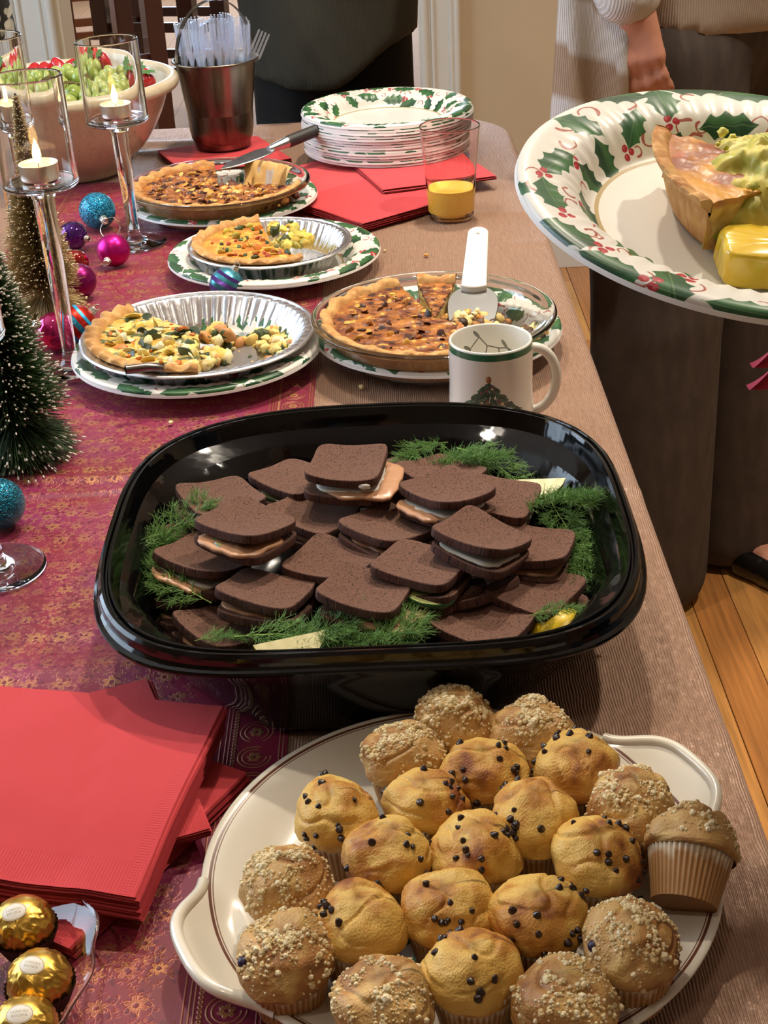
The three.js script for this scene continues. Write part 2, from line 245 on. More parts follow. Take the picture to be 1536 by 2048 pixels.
const hollyMap = canvas(2048, 512, (x, w, h) => {
  x.fillStyle = '#dfdcd3'; x.fillRect(0, 0, w, h); const r = rng(31), band = 202, put = [];
  const all = (cx, f) => { for (const o of [-w, 0, w]) f(cx + o); };
  x.lineCap = 'round';
  for (let k = 0; k < 60; k++) { const cx = r() * w, cy = 20 + r() * band * 0.8, q = 10 + r() * 12, a = r() * 6; all(cx, (X) => { x.strokeStyle = '#a4584a'; x.lineWidth = 3.4; x.beginPath(); x.arc(X, cy, q, a, a + 3.8); x.stroke(); x.beginPath(); x.arc(X + q * 0.9 * cos(a), cy + q * 0.9 * sin(a), q * 1.7, a + 2.6, a + 3.5); x.stroke(); }); }
  let tries = 0; while (put.length < 36 && tries++ < 6000) { const cx = r() * w, cy = 12 + r() * (band - 24); if (put.some(([px, py]) => { const dx = min(abs(px - cx), w - abs(px - cx)); return hypot(dx, (py - cy) * 1.1) < 84; })) continue; put.push([cx, cy]); }
  for (const [cx, cy] of put) { const a = r() * TAU, L = 98 + r() * 26, g = ['#2a5434', '#22472b', '#305c3a'][floor(r() * 3)]; all(cx, (X) => hollyLeaf(x, X, cy, L, a, g)); if (r() < 0.55) for (let q = 0; q < 3; q++) { const bx = cx + 60 * cos(a) + 11 * cos(q * 2.1), by = cy + 60 * sin(a) + 11 * sin(q * 2.1); all(bx, (X) => { x.fillStyle = '#a92b34'; x.beginPath(); x.arc(X, by, 8, 0, TAU); x.fill(); x.fillStyle = '#c95a5c'; x.beginPath(); x.arc(X - 2, by - 2, 2.6, 0, TAU); x.fill(); }); } }
  for (let k = 0; k < 9; k++) { const cx = (k + r() * 0.7) * w / 9, a = (r() - 0.5) * 1.6, y0 = r() * 10; all(cx, (X) => hollyLeaf(x, X, y0, 52, a, '#1f5030')); }
  x.fillStyle = '#e0ddd5'; x.fillRect(0, band + 8, w, h); x.fillStyle = '#b09a6a'; x.fillRect(0, band + 2, w, 9);
});
const plateFaceMat = mat('#ffffff', 0.36, { map: hollyMap }), plateBackMat = mat('#eceae6', 0.7);
const platePts = profile([[0, 0.0018], [0.05, 0.0018], [0.08, 0.002], [0.0865, 0.0042], [0.095, 0.015], [0.102, 0.0203], [0.114, 0.0236], [0.124, 0.0246], [0.1275, 0.023], [0.1285, 0.02]], 44);
const plateLen = platePts.map(() => 0); for (let i = 1; i < platePts.length; i++) plateLen[i] = plateLen[i - 1] + hypot(platePts[i][0] - platePts[i - 1][0], platePts[i][1] - platePts[i - 1][1]);
const plateSurf = (dy, dr) => surf(240, 44, (u, v) => { const k = round(v * 44), [r, y] = platePts[k], a = u * TAU, cr = 0.0007 * sin(a * 60) * step(0.086, 0.096, r) * (1 - step(0.104, 0.12, r)); return [(r + dr) * cos(a), y + dy + cr, (r + dr) * sin(a)]; }, { flip: true, uv: (u, v) => [u, plateLen[round(v * 44)] / plateLen[44]] });
const plateFace = plateSurf(0, 0), plateBack = plateSurf(-0.0016, 0.0005);
function paperPlate(label, x, y, z, turn, group) { const g = thing('paper_plate', label, 'plate', [x, TABLE + y, z], group); g.rotation.y = turn; add('printed_face', plateFace, plateFaceMat, g); add('underside', plateBack, plateBackMat, g); return g; }
const onCloth = 0.0022;

// ---------- pans ----------
const foilBump = pixelMap(256, 256, (i, j) => 128 + 70 * fbm(i * 0.09, j * 0.09, 2, 4) + 30 * pow(abs(N3(i * 0.05, j * 0.3, 8)), 0.6), { data: true });
const foilMat = mat('#f4f5f8', 0.27, { metalness: 1, bumpMap: foilBump, bumpScale: 0.0006 });
function foilPan(label, x, y, z, R, turn) {
  const g = thing('foil_pan', label, 'pie pan', [x, TABLE + y, z]); g.rotation.y = turn; const k = R / 0.118;
  const pts = profile([[0, 0.0012], [0.06 * k, 0.0012], [0.084 * k, 0.0015], [0.087 * k, 0.004], [0.098 * k, 0.019], [0.107 * k, 0.031], [0.109 * k, 0.0325], [0.115 * k, 0.0328]], 40);
  add('pan_wall', surf(440, 40, (u, v) => { const [r, y_] = pts[round(v * 40)], a = u * TAU, w = step(0.086 * k, 0.09 * k, r) * (1 - 0.55 * step(0.108 * k, 0.112 * k, r)), fl = w * 0.0017 * pow(abs(sin(a * 29 + 0.6 * N3(cos(a) * 9, sin(a) * 9, 3))), 0.7); return [(r - fl) * cos(a), y_ + fl * 0.4 + 0.0005 * N3(r * 60 * cos(a), r * 60 * sin(a), 1), (r - fl) * sin(a)]; }, { uv: (u, v, p) => [p[0] * 9, p[2] * 9], flip: true }), foilMat, g);
  add('rolled_rim', surf(200, 8, (u, v) => { const a = u * TAU, q = v * TAU, rr = 0.0018; return [(R - 0.002 + rr * cos(q)) * cos(a), 0.0326 + rr * sin(q), (R - 0.002 + rr * cos(q)) * sin(a)]; }), foilMat, g);
  return g;
}
const dishGlass = mat('#ffffff', 0.03, { transmission: 1, thickness: 0.004, ior: 1.47, attenuationColor: new THREE.Color(0.86, 0.93, 0.84), attenuationDistance: 0.05 });
function glassDish(label, x, y, z, R, turn) {
  const g = thing('glass_pie_dish', label, 'pie dish', [x, TABLE + y, z]); const k = R / 0.125;
  const p = profile([[0, 0], [0.07 * k, 0], [0.09 * k, 0.0008], [0.096 * k, 0.004], [0.11 * k, 0.03], [0.1145 * k, 0.036], [0.121 * k, 0.038], [0.125 * k, 0.0395], [0.125 * k, 0.0425], [0.121 * k, 0.0435], [0.113 * k, 0.041], [0.107 * k, 0.034], [0.0925 * k, 0.0065], [0.088 * k, 0.0042], [0.05 * k, 0.004], [0, 0.004]], 70);
  add('glass_body', lathe(p, 128), dishGlass, g); return g;
}

// ---------- quiches ----------
const crustCol = (seed, warm = 0) => (x, y, z) => { const n = fbm(x * 60, y * 90, z * 60 + seed, 3), m = fbm(x * 240, y * 240, z * 240 + seed, 2); let c = mixc(C('#c99a5a'), C('#a8662e'), clamp(0.4 + n * 1.1 + warm)); c = mixc(c, C('#dcb67c'), clamp(m * 1.3)); return c; };
function sector(nu, nv, a0, a1, f, o) { return surf(nu, nv, (u, v) => f(lerp(a0, a1, u) * RAD, v), o); }
function quiche(label, x, y, z, o) { // angles in degrees, from +x towards the near side (+z)
  const g = thing('quiche', label, 'quiche', [x, TABLE + y, z]), { Rt, Rb, H, a0, a1, seed } = o, Rf = Rt - 0.006, bump = o.bump;
  const P = (r, th, yy) => [r * cos(th), yy, r * sin(th)];
  const edgeN = (r, th) => 0.0025 * N3(r * 180, th * 8 + seed, 3);
  // filling: top skin plus the two cut faces
  const nu = round((a1 - a0) * 1.9), topF = sector(nu, 110, a0, a1, (th, v) => { const r = v * Rf, t = min((th / RAD - a0), (a1 - th / RAD)); const px = r * cos(th), pz = r * sin(th); const rag = t < 3 ? edgeN(r, th) : 0; return [px + rag * sin(th), H + bump(px, pz) * step(Rf + 0.002, Rf - 0.01, r), pz - rag * cos(th)]; }, { col: (u, v, p) => o.col(p[0], p[2], p[1] - H), flip: true });
  const parts = [topF];
  for (const th of [a0 * RAD, a1 * RAD]) parts.push(surf(50, 12, (u, v) => { const r = u * Rf, px = r * cos(th), pz = r * sin(th), top = H + bump(px, pz), yy = lerp(0.004, top, v), d = (v < 0.99 ? 0.003 * fbm(r * 150, yy * 170, th + seed, 3) : edgeN(r, th)); return [px + d * sin(th), yy, pz - d * cos(th)]; }, { col: (u, v, p) => { const n = fbm(p[0] * 130, p[1] * 170, p[2] * 130 + seed, 3); let c = mixc(C('#e6cf86'), C('#d2ad58'), clamp(0.5 + n * 1.6)); if (o.green) c = mixc(c, C(o.green), step(0.12, 0.3, fbm(p[0] * 90 + 7, p[1] * 150, p[2] * 90, 3))); return v > 0.9 ? o.col(p[0], p[2], 0) : v < 0.09 ? C('#c79a5c') : c; } }));
  add('filling', merge(parts), vmat(0.42, { clearcoat: 0.25, clearcoatRoughness: 0.4 }), g);
  // crust: side wall and crimped rim swept along the arc
  const cp = profile([[Rb - 0.004, 0.0012], [Rb, 0.002], [lerp(Rb, Rt, 0.6), H * 0.62], [Rt - 0.003, H - 0.002], [Rt + o.lip * 0.6, H + 0.0005], [Rt + o.lip, H + 0.0035], [Rt + o.lip * 0.5, H + o.rise], [Rt - 0.004, H + o.rise * 0.8], [Rt - 0.0075, H - 0.001], [Rt - 0.009, H - 0.006]], 30);
  const cc = crustCol(seed, o.warm ?? 0);
  const cr = surf(round((a1 - a0) * 1.8), 30, (u, v) => { const th = lerp(a0, a1, u) * RAD; let [r, yy] = cp[round(v * 30)]; const w = step(0.42, 0.62, v) * (1 - step(0.85, 1, v)), c = o.crimp * sin(th * o.crimps + 0.8 * N3(th * 3, seed, 1)), n = fbm(th * 14, v * 7, seed, 3); r += w * (0.5 * c + n * 0.0016); yy += w * (0.6 * c + n * 0.0022); return P(r, th, yy); }, { col: (u, v, p) => cc(...p) });
  const caps = [a0, a1].map((a) => { const th = a * RAD, s = [], col = [], mid = [Rt - 0.004, H - 0.004]; for (let i = 0; i < 30; i++) { for (const q of [cp[i], cp[i + 1], mid]) s.push(...P(q[0], th, q[1])); } const b = new THREE.BufferGeometry(); b.setAttribute('position', new THREE.Float32BufferAttribute(s, 3)); b.setAttribute('uv', new THREE.Float32BufferAttribute(new Array(s.length / 3 * 2).fill(0), 2)); b.computeVertexNormals(); return paint(b, (x_, y_, z_) => mixc(cc(x_, y_, z_), C('#e0bf88'), 0.5)); });
  add('crust', merge([cr, ...caps]), vmat(0.75), g);
  if (o.bits) tag(add('topping', bitsGeo(o.bits, (r, th) => { const px = r * cos(th), pz = r * sin(th); return H + bump(px, pz); }, a0, a1, Rf, seed), vmat(0.5, { clearcoat: 0.2 }), g), null, null, null, 'stuff');
  return g;
}
const lumpBase = [0, 1, 2, 3].map((k) => { const b0 = new THREE.IcosahedronGeometry(1, 1); b0.deleteAttribute('normal'); b0.deleteAttribute('uv'); const b = mergeVertices(b0, 1e-4); const p = b.attributes.position; for (let i = 0; i < p.count; i++) { const v = new THREE.Vector3().fromBufferAttribute(p, i); const n = 1 + 0.55 * N3(v.x * 1.4 + k * 5, v.y * 1.4, v.z * 1.4); p.setXYZ(i, v.x * n, v.y * n, v.z * n); } b.setAttribute('uv', new THREE.Float32BufferAttribute(new Array(p.count * 2).fill(0), 2)); b.computeVertexNormals(); return b; });
function lump(k, x, y, z, sx, sy, sz, ry, c) { const b = lumpBase[k % 4].clone(); b.applyMatrix4(new THREE.Matrix4().compose(V(x, y, z), new THREE.Quaternion().setFromEuler(new THREE.Euler(ry * 1.3, ry, ry * 0.7)), V(sx, sy, sz))); return paint(b, c); }
function bitsGeo(bits, topY, a0, a1, Rf, seed) { const r = rng(seed * 13 + 1), out = []; for (const [n, size, flat, colors, rMin = 0, rMax = 1] of bits) for (let k = 0; k < n; k++) { const th = lerp(a0 + 3, a1 - 3, r()) * RAD, q = (rMin + (rMax - rMin) * sqrt(r())) * (Rf - 0.008), s = size * (0.6 + 0.8 * r()), c = mulc(C(colors[floor(r() * colors.length)]), 0.8 + 0.4 * r()); out.push(lump(k, q * cos(th), topY(q, th) + s * flat * 0.3, q * sin(th), s * (0.7 + 0.8 * r()), s * flat, s, r() * 6, c)); } return merge(out); }
function rubble(name, label, list, seed, parent, colors) { const r = rng(seed), out = []; for (const [x, y, z, n, spread, size] of list) for (let k = 0; k < n; k++) { const a = r() * TAU, q = spread * sqrt(r()), s = size * (0.4 + r()); out.push(lump(k, x + q * cos(a), y + s * 0.5 + (1 - q / spread) * size * 1.1 * r(), z + q * sin(a), s, s * 0.75, s * (0.7 + 0.6 * r()), r() * 6, mulc(C(colors[floor(r() * colors.length)]), 0.85 + 0.3 * r()))); } const m = add(name, merge(out), vmat(0.55), parent); return tag(m, label, null, null, 'stuff'); }

// back: browned onion quiche in a glass dish
const Q1 = [-0.2256, -1.9322], P1 = [-0.2225, -1.9495];
paperPlate('holly paper plate under the glass dish with the black handled server', P1[0], onCloth, P1[1], 0.4);
glassDish('glass pie dish beside the red napkins holding a browned quiche', Q1[0], onCloth + 0.0042, Q1[1], 0.124);
const brownTop = (seed) => (x, z, h) => { const n = fbm(x * 48, z * 48, seed, 4), m = fbm(x * 105, z * 105, seed + 3, 4), e = step(0.06, 0.1, hypot(x, z)); let c = mixc(C('#b8742e'), C('#74391a'), clamp(0.6 + n * 1.7 + e * 0.1)); c = mixc(c, C('#dcae54'), step(0.16, 0.34, m)); return mixc(c, C('#341910'), step(0.1, 0.28, -m + n * 0.35)); };
const q1 = quiche('browned onion quiche with a wedge missing in the glass dish by napkins', Q1[0], onCloth + 0.0084, Q1[1], { Rt: 0.11, Rb: 0.091, H: 0.033, a0: 8, a1: 262, lip: 0.006, rise: 0.006, crimps: 26, crimp: 0.0022, seed: 3, bump: (x, z) => 0.0035 * fbm(x * 60, z * 60, 3, 4) + 0.0022 * fbm(x * 190, z * 190, 5, 2), col: brownTop(3), bits: [[70, 0.0038, 0.2, ['#5a2e18', '#6a361c', '#7e4420', '#45231a', '#925c2c']], [36, 0.0036, 0.35, ['#c8923e', '#d8b158', '#b97c30']]] });
rubble('broken_filling', null, [[0.02, 0.026, 0.02, 60, 0.035, 0.005], [0.07, 0.022, 0.06, 40, 0.025, 0.005], [0.09, 0.022, 0.03, 26, 0.02, 0.005]], 8, q1, ['#e2c070', '#c98a3c', '#d8a850', '#6a3418']);
{ // pale shell of the missing wedge still standing at the back
  const th0 = 285 * RAD, th1 = 330 * RAD; add('shell_piece', surf(40, 24, (u, v) => { const th = lerp(th0, th1, u), r = lerp(0.03, 0.113, v) + 0.004 * N3(u * 9, v * 4, 1), k = step(0.72, 1, v); return [r * cos(th), 0.002 + k * 0.036 + 0.004 * (1 - v) + 0.0015 * fbm(u * 8, v * 8, 2, 2), r * sin(th)]; }, { col: (u, v, p) => mixc(C('#d7b06a'), C('#b98540'), clamp(0.4 + 1.3 * fbm(p[0] * 80, p[1] * 80, p[2] * 80, 3))) }), vmat(0.7), q1);
}
// middle: small quiche in a foil pan
const Q2 = [-0.1428, -1.6933], P2 = [-0.1386, -1.6994];
paperPlate('holly paper plate under the smaller foil pan', P2[0], onCloth, P2[1], 1.9);
foilPan('small fluted foil pie pan half emptied, behind the other foil pan', Q2[0], onCloth + 0.0022, Q2[1], 0.099, 0.3);
const q2 = quiche('cheese and vegetable quiche remainder in the smaller foil pan', Q2[0], onCloth + 0.0037, Q2[1], { Rt: 0.0865, Rb: 0.067, H: 0.0325, a0: 62, a1: 258, lip: 0.007, rise: 0.006, crimps: 24, crimp: 0.0022, seed: 7, warm: -0.1, green: '#8c9a3c', bump: (x, z) => 0.003 * fbm(x * 50, z * 50, 5, 4), col: (x, z) => { const n = fbm(x * 45, z * 45, 7, 4), m = fbm(x * 90, z * 90, 11, 4); let c = mixc(C('#d99a3a'), C('#b0602a'), clamp(0.35 + n * 1.8)); c = mixc(c, C('#e2c45a'), step(0.1, 0.35, m)); return mixc(c, C('#7d8a34'), step(0.28, 0.45, -m)); }, bits: [[40, 0.004, 0.3, ['#d8b84e', '#e6d27e', '#b9aa3e', '#c0752e']], [26, 0.0035, 0.5, ['#4c5a24', '#394a1e', '#b5482a']]] });
rubble('broken_filling', null, [[0.03, 0.024, -0.012, 40, 0.022, 0.006], [0.012, 0.028, -0.05, 20, 0.018, 0.005]], 18, q2, ['#e0cb62', '#d2bd50', '#c6a43e', '#a9a044', '#3e4a22']);
// left: spinach quiche in a foil pan
const Q3 = [-0.1993, -1.3997], P3 = [-0.2012, -1.3992];
paperPlate('holly paper plate under the larger foil pan beside the candle holders', P3[0], onCloth, P3[1], 3.3);
foilPan('large fluted foil pie pan nearly emptied, beside the candle holders', Q3[0], onCloth + 0.003, Q3[1], 0.121, 1.1);
const q3 = quiche('spinach and cheese quiche half left in the larger foil pan', Q3[0], onCloth + 0.0045, Q3[1], { Rt: 0.106, Rb: 0.083, H: 0.0325, a0: 84, a1: 222, lip: 0.008, rise: 0.007, crimps: 34, crimp: 0.0034, seed: 12, warm: -0.28, green: '#4d5c2c', bump: (x, z) => 0.0035 * fbm(x * 45, z * 45, 9, 4) + 0.002 * fbm(x * 150, z * 150, 8, 2), col: (x, z) => { const n = fbm(x * 40, z * 70, 15, 4), m = fbm(x * 34, z * 75, 21, 4), k = fbm(x * 120, z * 160, 25, 3); let c = mixc(C('#dfa23a'), C('#dcc878'), clamp(0.45 + n * 2)); c = mixc(c, C('#ece0b0'), step(0.12, 0.3, k)); return mixc(c, mixc(C('#3c4826'), C('#6a7244'), clamp(0.5 + k * 2)), step(0.09, 0.17, m + k * 0.25)); }, bits: [[46, 0.0058, 0.28, ['#e6d490', '#e2c968', '#ece0ae', '#d9b850']], [26, 0.006, 0.12, ['#36431f', '#2a381c', '#4a5830']], [14, 0.004, 0.4, ['#d0742c']]] });
rubble('broken_filling', null, [[0.012, 0.006, 0.02, 60, 0.018, 0.006], [0.014, 0.016, -0.02, 40, 0.016, 0.006], [0.03, 0.004, -0.03, 22, 0.016, 0.004], [0.075, 0.003, -0.035, 60, 0.028, 0.006], [0.062, 0.002, 0.0, 16, 0.035, 0.003], [0.05, 0.002, 0.06, 10, 0.014, 0.004], [0.09, 0.004, 0.0, 20, 0.014, 0.005]], 28, q3, ['#e2cf86', '#d9b95c', '#ecdfae', '#3c4a24', '#c58a50', '#e0c070']);
{ const s = new THREE.Shape(); s.moveTo(0.004, 0.085); s.lineTo(0.012, -0.028); s.lineTo(0.05, -0.05); s.lineTo(0.06, 0.012); s.lineTo(0.052, 0.068); s.closePath(); // flat metal server blade lying in the pan
  const g = thing('pie_server', 'flat metal pie server lying in the larger foil pan', 'pie server', [Q3[0], TABLE + onCloth + 0.0085, Q3[1]]); add('blade', at(new THREE.ExtrudeGeometry(s, { depth: 0.0012, bevelEnabled: true, bevelSize: 0.0006, bevelThickness: 0.0005, bevelSegments: 1 }), 0, 0, 0, PI / 2), mat('#a8a6a4', 0.42, { metalness: 0.9 }), g);
  add('handle', tube([[0.03, 0.001, 0.07], [-0.01, 0.024, 0.1], [-0.03, 0.036, 0.112], [-0.055, 0.0385, 0.1215]], 0.0045, 24, 10), mat('#8a8580', 0.28, { metalness: 1 }), g); }
// right: browned quiche in the second glass dish
const Q4 = [0.0426, -1.3972], P4 = [0.0471, -1.4187];
paperPlate('holly paper plate under the glass dish with the white handled server', P4[0], onCloth, P4[1], 5.2);
glassDish('glass pie dish behind the mug holding a dark browned quiche', Q4[0], onCloth + 0.0042, Q4[1], 0.125);
const o4 = { Rt: 0.11, Rb: 0.091, H: 0.033, lip: 0.006, rise: 0.006, crimps: 18, crimp: 0.0026, warm: -0.1 };
const q4 = quiche('dark browned quiche more than half left in the glass dish behind the mug', Q4[0], onCloth + 0.0084, Q4[1], { ...o4, a0: 48, a1: 252, seed: 23, bump: (x, z) => 0.003 * fbm(x * 60, z * 60, 13, 4), col: brownTop(27), bits: [[46, 0.0038, 0.14, ['#3e1e14', '#522816', '#6e381c', '#301c16', '#8a5426', '#5a3018']], [30, 0.0036, 0.25, ['#c9923e', '#d8a848', '#b9702c']]] });
quiche('narrow slice of dark browned quiche leaning at the back of the glass dish', Q4[0] + 0.002, onCloth + 0.0084, Q4[1], { ...o4, a0: 262, a1: 284, seed: 25, bump: (x, z) => 0.003 * fbm(x * 60, z * 60, 13, 4), col: brownTop(29) });
rubble('broken_filling', null, [[0.035, 0.012, -0.02, 90, 0.035, 0.006], [0.02, 0.02, 0.02, 50, 0.03, 0.005], [0.095, 0.008, 0.012, 34, 0.018, 0.006], [0.06, 0.006, -0.045, 40, 0.02, 0.0045], [0.05, 0.006, 0.03, 30, 0.03, 0.004]], 38, q4, ['#d9c078', '#c69a52', '#e2cf90', '#4a3220', '#a8702e', '#5a3c22']);

// ---------- pie servers ----------
function placeServer(label, tip, end, name = 'pie_server') { const a = V(...tip), b = V(...end), g = thing(name, label, 'pie server', tip), dx = b.clone().sub(a).normalize(), dz = V(0, 1, 0).cross(dx).normalize().negate(), dy = dz.clone().cross(dx); g.quaternion.setFromRotationMatrix(new THREE.Matrix4().makeBasis(dx, dy, dz)); return [g, b.distanceTo(a)]; }
const bladeShape = (L, w, neck) => { const s = new THREE.Shape(); s.moveTo(0, 0); s.bezierCurveTo(0.01, -w * 0.5, L * 0.35, -w, L * 0.7, -w); s.quadraticCurveTo(L * 0.92, -w, L, -neck); s.lineTo(L, neck); s.quadraticCurveTo(L * 0.92, w, L * 0.7, w); s.bezierCurveTo(L * 0.35, w, 0.01, w * 0.5, 0, 0); return at(new THREE.ExtrudeGeometry(s, { depth: 0.001, bevelEnabled: true, bevelSize: 0.0006, bevelThickness: 0.0004, bevelSegments: 1, curveSegments: 16 }), 0, 0, 0, PI / 2); };
const steel = mat('#b9bbbd', 0.28, { metalness: 1 });
{
  const [g, L] = placeServer('pie server with a black handle propped on the back glass dish', [-0.2137, TABLE + 0.046, -2.03], [-0.0795, TABLE + 0.068, -2.14]);
  add('blade', at(bladeShape(0.09, 0.017, 0.005), -0.02, 0, 0), mat('#c9cbcc', 0.3, { metalness: 1 }), g);
  add('bolster', at(new THREE.CylinderGeometry(0.0085, 0.005, 0.036, 16), 0.082, 0, 0, 0, 0, -PI / 2), steel, g);
  add('handle', at(new THREE.CapsuleGeometry(0.0088, L - 0.105, 6, 16), 0.1 + (L - 0.105) / 2, 0, 0, 0, 0, PI / 2), mat('#2c2b29', 0.45), g);
}
{
  const [g, L] = placeServer('pie server with a white plastic handle resting in the dish behind the mug', [0.0775, TABLE + 0.02, -1.372], [0.1, TABLE + 0.07, -1.565]);
  add('blade', bladeShape(0.108, 0.026, 0.006), mat('#aeb0b0', 0.25, { metalness: 1 }), g);
  const s = new THREE.Shape(); const h0 = 0.1, h1 = L + 0.012; s.moveTo(h0, -0.0115); s.lineTo(h1 - 0.01, -0.0095); s.absarc(h1 - 0.0095, 0, 0.0095, -PI / 2, PI / 2); s.lineTo(h0, 0.0115); s.quadraticCurveTo(h0 - 0.006, 0, h0, -0.0115); const hole = new THREE.Path(); hole.absarc(h1 - 0.012, 0, 0.0036, 0, TAU); s.holes.push(hole);
  add('handle', at(new THREE.ExtrudeGeometry(s, { depth: 0.007, bevelEnabled: true, bevelSize: 0.002, bevelThickness: 0.002, bevelSegments: 3, curveSegments: 16 }), 0, 0.0055, 0, PI / 2), mat('#e9e6dc', 0.35), g);
  rubble('crumb', 'egg crumbs on the blade', [[0.045, 0.001, 0, 16, 0.02, 0.003]], 5, g, ['#f0e0a8', '#e6c873', '#e09a3c']);
}


// ---------- plate stack ----------
{ const [sx, sy, sz] = [0.0073, 0.81, -2.1981], r = rng(41); for (let k = 0; k < 14; k++) paperPlate(k === 13 ? 'topmost holly paper plate of the tall stack behind the juice cup' : 'holly paper plate within the tall stack, under the topmost one', sx + (r() - 0.5) * 0.003, onCloth + k * 0.0041, sz + (r() - 0.5) * 0.003, r() * 6, 'stack of holly paper plates'); }

// ---------- napkins ----------
const napBump = canvas(512, 512, (x, w) => { x.fillStyle = '#808080'; x.fillRect(0, 0, w, w); const r = rng(3); for (let k = 0; k < 9000; k++) { const g = 118 + r() * 22; x.fillStyle = `rgb(${g},${g},${g})`; x.fillRect(r() * w, r() * w, 2, 2); } x.lineWidth = 2.2; for (let k = 0; k < w; k += 6) { x.strokeStyle = '#383838'; x.beginPath(); x.moveTo(k, w - 6); x.lineTo(k, w - 74); x.stroke(); x.beginPath(); x.moveTo(w - 6, k); x.lineTo(w - 30, k); x.stroke(); } }, { data: true });
const napMats = ['#c63e44', '#c0393f', '#ca4449', '#ba343a'].map((c) => mat(c, 0.9, { bumpMap: napBump, bumpScale: 0.0006, sheen: 0.3, sheenColor: new THREE.Color(1, 0.5, 0.45) }));
const NAP = 0.165;
function napkinGeo(seed, lift) { // quarter-folded: four plies that part a little along the open sides
  const out = []; for (let p = 0; p < 4; p++) out.push(surf(26, 26, (u, v) => { const x = (u - 0.5) * (NAP - p * 0.0006), z = (v - 0.5) * (NAP - (3 - p) * 0.0005), e = max(step(0.8, 1, u), step(0.8, 1, v)); return [x, p * 0.00026 + e * (0.0003 * N3(u * 5, v * 5, seed + p * 0.4) + 0.0001 * p) + lift(u, v), z]; }, { uv: (u, v) => [u, 1 - v] }));
  const fold = surf(26, 6, (u, v) => { const a = PI * v - PI / 2; return [-NAP / 2 - 0.0008 * cos(a), 0.0004 + 0.0004 * sin(a) + lift(0, u), (u - 0.5) * NAP]; });
  return merge([...out, fold]);
}
const flatLift = (u, v) => 0.0006 * N3(u * 3, v * 3, 2), napFlat = [0, 1, 2, 3].map((s) => napkinGeo(s * 5.1, (u, v) => 0.0006 * N3(u * 3, v * 3, s)));
function napkinPile(label, group, corner, deg, n, y0, geos = napFlat, jitter = 0.0012, pitch = 0.00125) { // corner: near right corner on the cloth
  const r = rng(corner[0] * 9999 + n); for (let k = 0; k < n; k++) { const g = tag(add('napkin', geos[k % geos.length], napMats[floor(r() * 4)]), label, 'napkin', group), a = (deg + (r() - 0.5) * 1.6) * RAD, c = cos(a), s = sin(a), hx = -NAP / 2, hz = -NAP / 2; g.rotation.y = a; g.position.set(corner[0] + hx * c + hz * s + (r() - 0.5) * jitter, TABLE + y0 + k * pitch, corner[1] - hx * s + hz * c + (r() - 0.5) * jitter); }
}
// near heap beside the muffins: fanned bundles, the top one sagging over the rest
napkinPile('red paper napkin in the lowest bundle of the heap beside the chocolates', 'lowest bundle of red napkins beside the chocolates', [-0.184, -0.568], -30.5, 7, 0.0035);
napkinPile('red paper napkin in the middle bundle pointing towards the muffin platter', 'middle bundle of red napkins beside the muffin platter', [-0.117, -0.652], 20, 5, 0.0124);
const sag = (s) => napkinGeo(s, (u, v) => -0.0055 * pow(step(0.5, 1, v), 1.2) + 0.0015 * sin(u * 2.4 + 1) + 0.0011 * N3(u * 3, v * 3, s) + 0.0009 * sin(u * 16 + s) * step(0.75, 1, v) - 0.0011 * exp(-pow((u - 0.2 * v - 0.55) / 0.018, 2)));
const napTop = [0, 1, 2].map((s) => sag(s * 0.2 + 1));
napkinPile('red paper napkin in the top bundle of the heap beside the muffin platter', 'top bundle of red napkins beside the muffin platter', [-0.149, -0.585], -11.5, 13, 0.0187, napTop, 0.0024, 0.00138);
// far piles by the plate stack
napkinPile('red paper napkin in the pile under the metal pail', 'red napkins under the metal pail', [-0.14, -2.19], 22, 5, 0.0035);
napkinPile('red paper napkin in the pile beside the back glass dish', 'red napkins beside the back glass dish', [-0.091, -1.938], -46, 8, 0.0035);
napkinPile('red paper napkin in the pile under the juice side of the plate stack', 'red napkins in front of the plate stack', [0.098, -1.925], 38, 9, 0.0035);
napkinPile('red paper napkin lying slanted on the pile in front of the plate stack', 'slanted red napkins in front of the plate stack', [0.155, -2.0], 16, 4, 0.0152);

// ---------- juice cup ----------
{
  const [x, y, z] = [0.0851, 0.742, -1.8782], g = thing('plastic_cup', 'clear plastic cup a third full standing by the red napkins', 'cup', [x, TABLE + onCloth, z]);
  add('cup_wall', lathe([[0.0001, 0.003], [0.027, 0.003], [0.0282, 0.0005], [0.029, 0.0005], [0.0298, 0.003], [0.0339, 0.06], [0.0389, 0.118], [0.0394, 0.1195], [0.0388, 0.1204], [0.0378, 0.119], [0.0329, 0.06], [0.0288, 0.0044], [0.0001, 0.0042]], 72), mat('#fff2f0', 0.03, { transmission: 1, thickness: 0.001, ior: 1.3 }), g);
  const j = thing('orange_juice', 'orange juice in the clear plastic cup', 'juice', [x, TABLE + onCloth + 0.0045, z]);
  add('juice_body', lathe(profile([[0, 0], [0.0265, 0], [0.0282, 0.001], [0.0309, 0.0345], [0.0302, 0.0352], [0, 0.0352]], 40), 64), mat('#ffd455', 0.15, { clearcoat: 0.4 }), j);
}
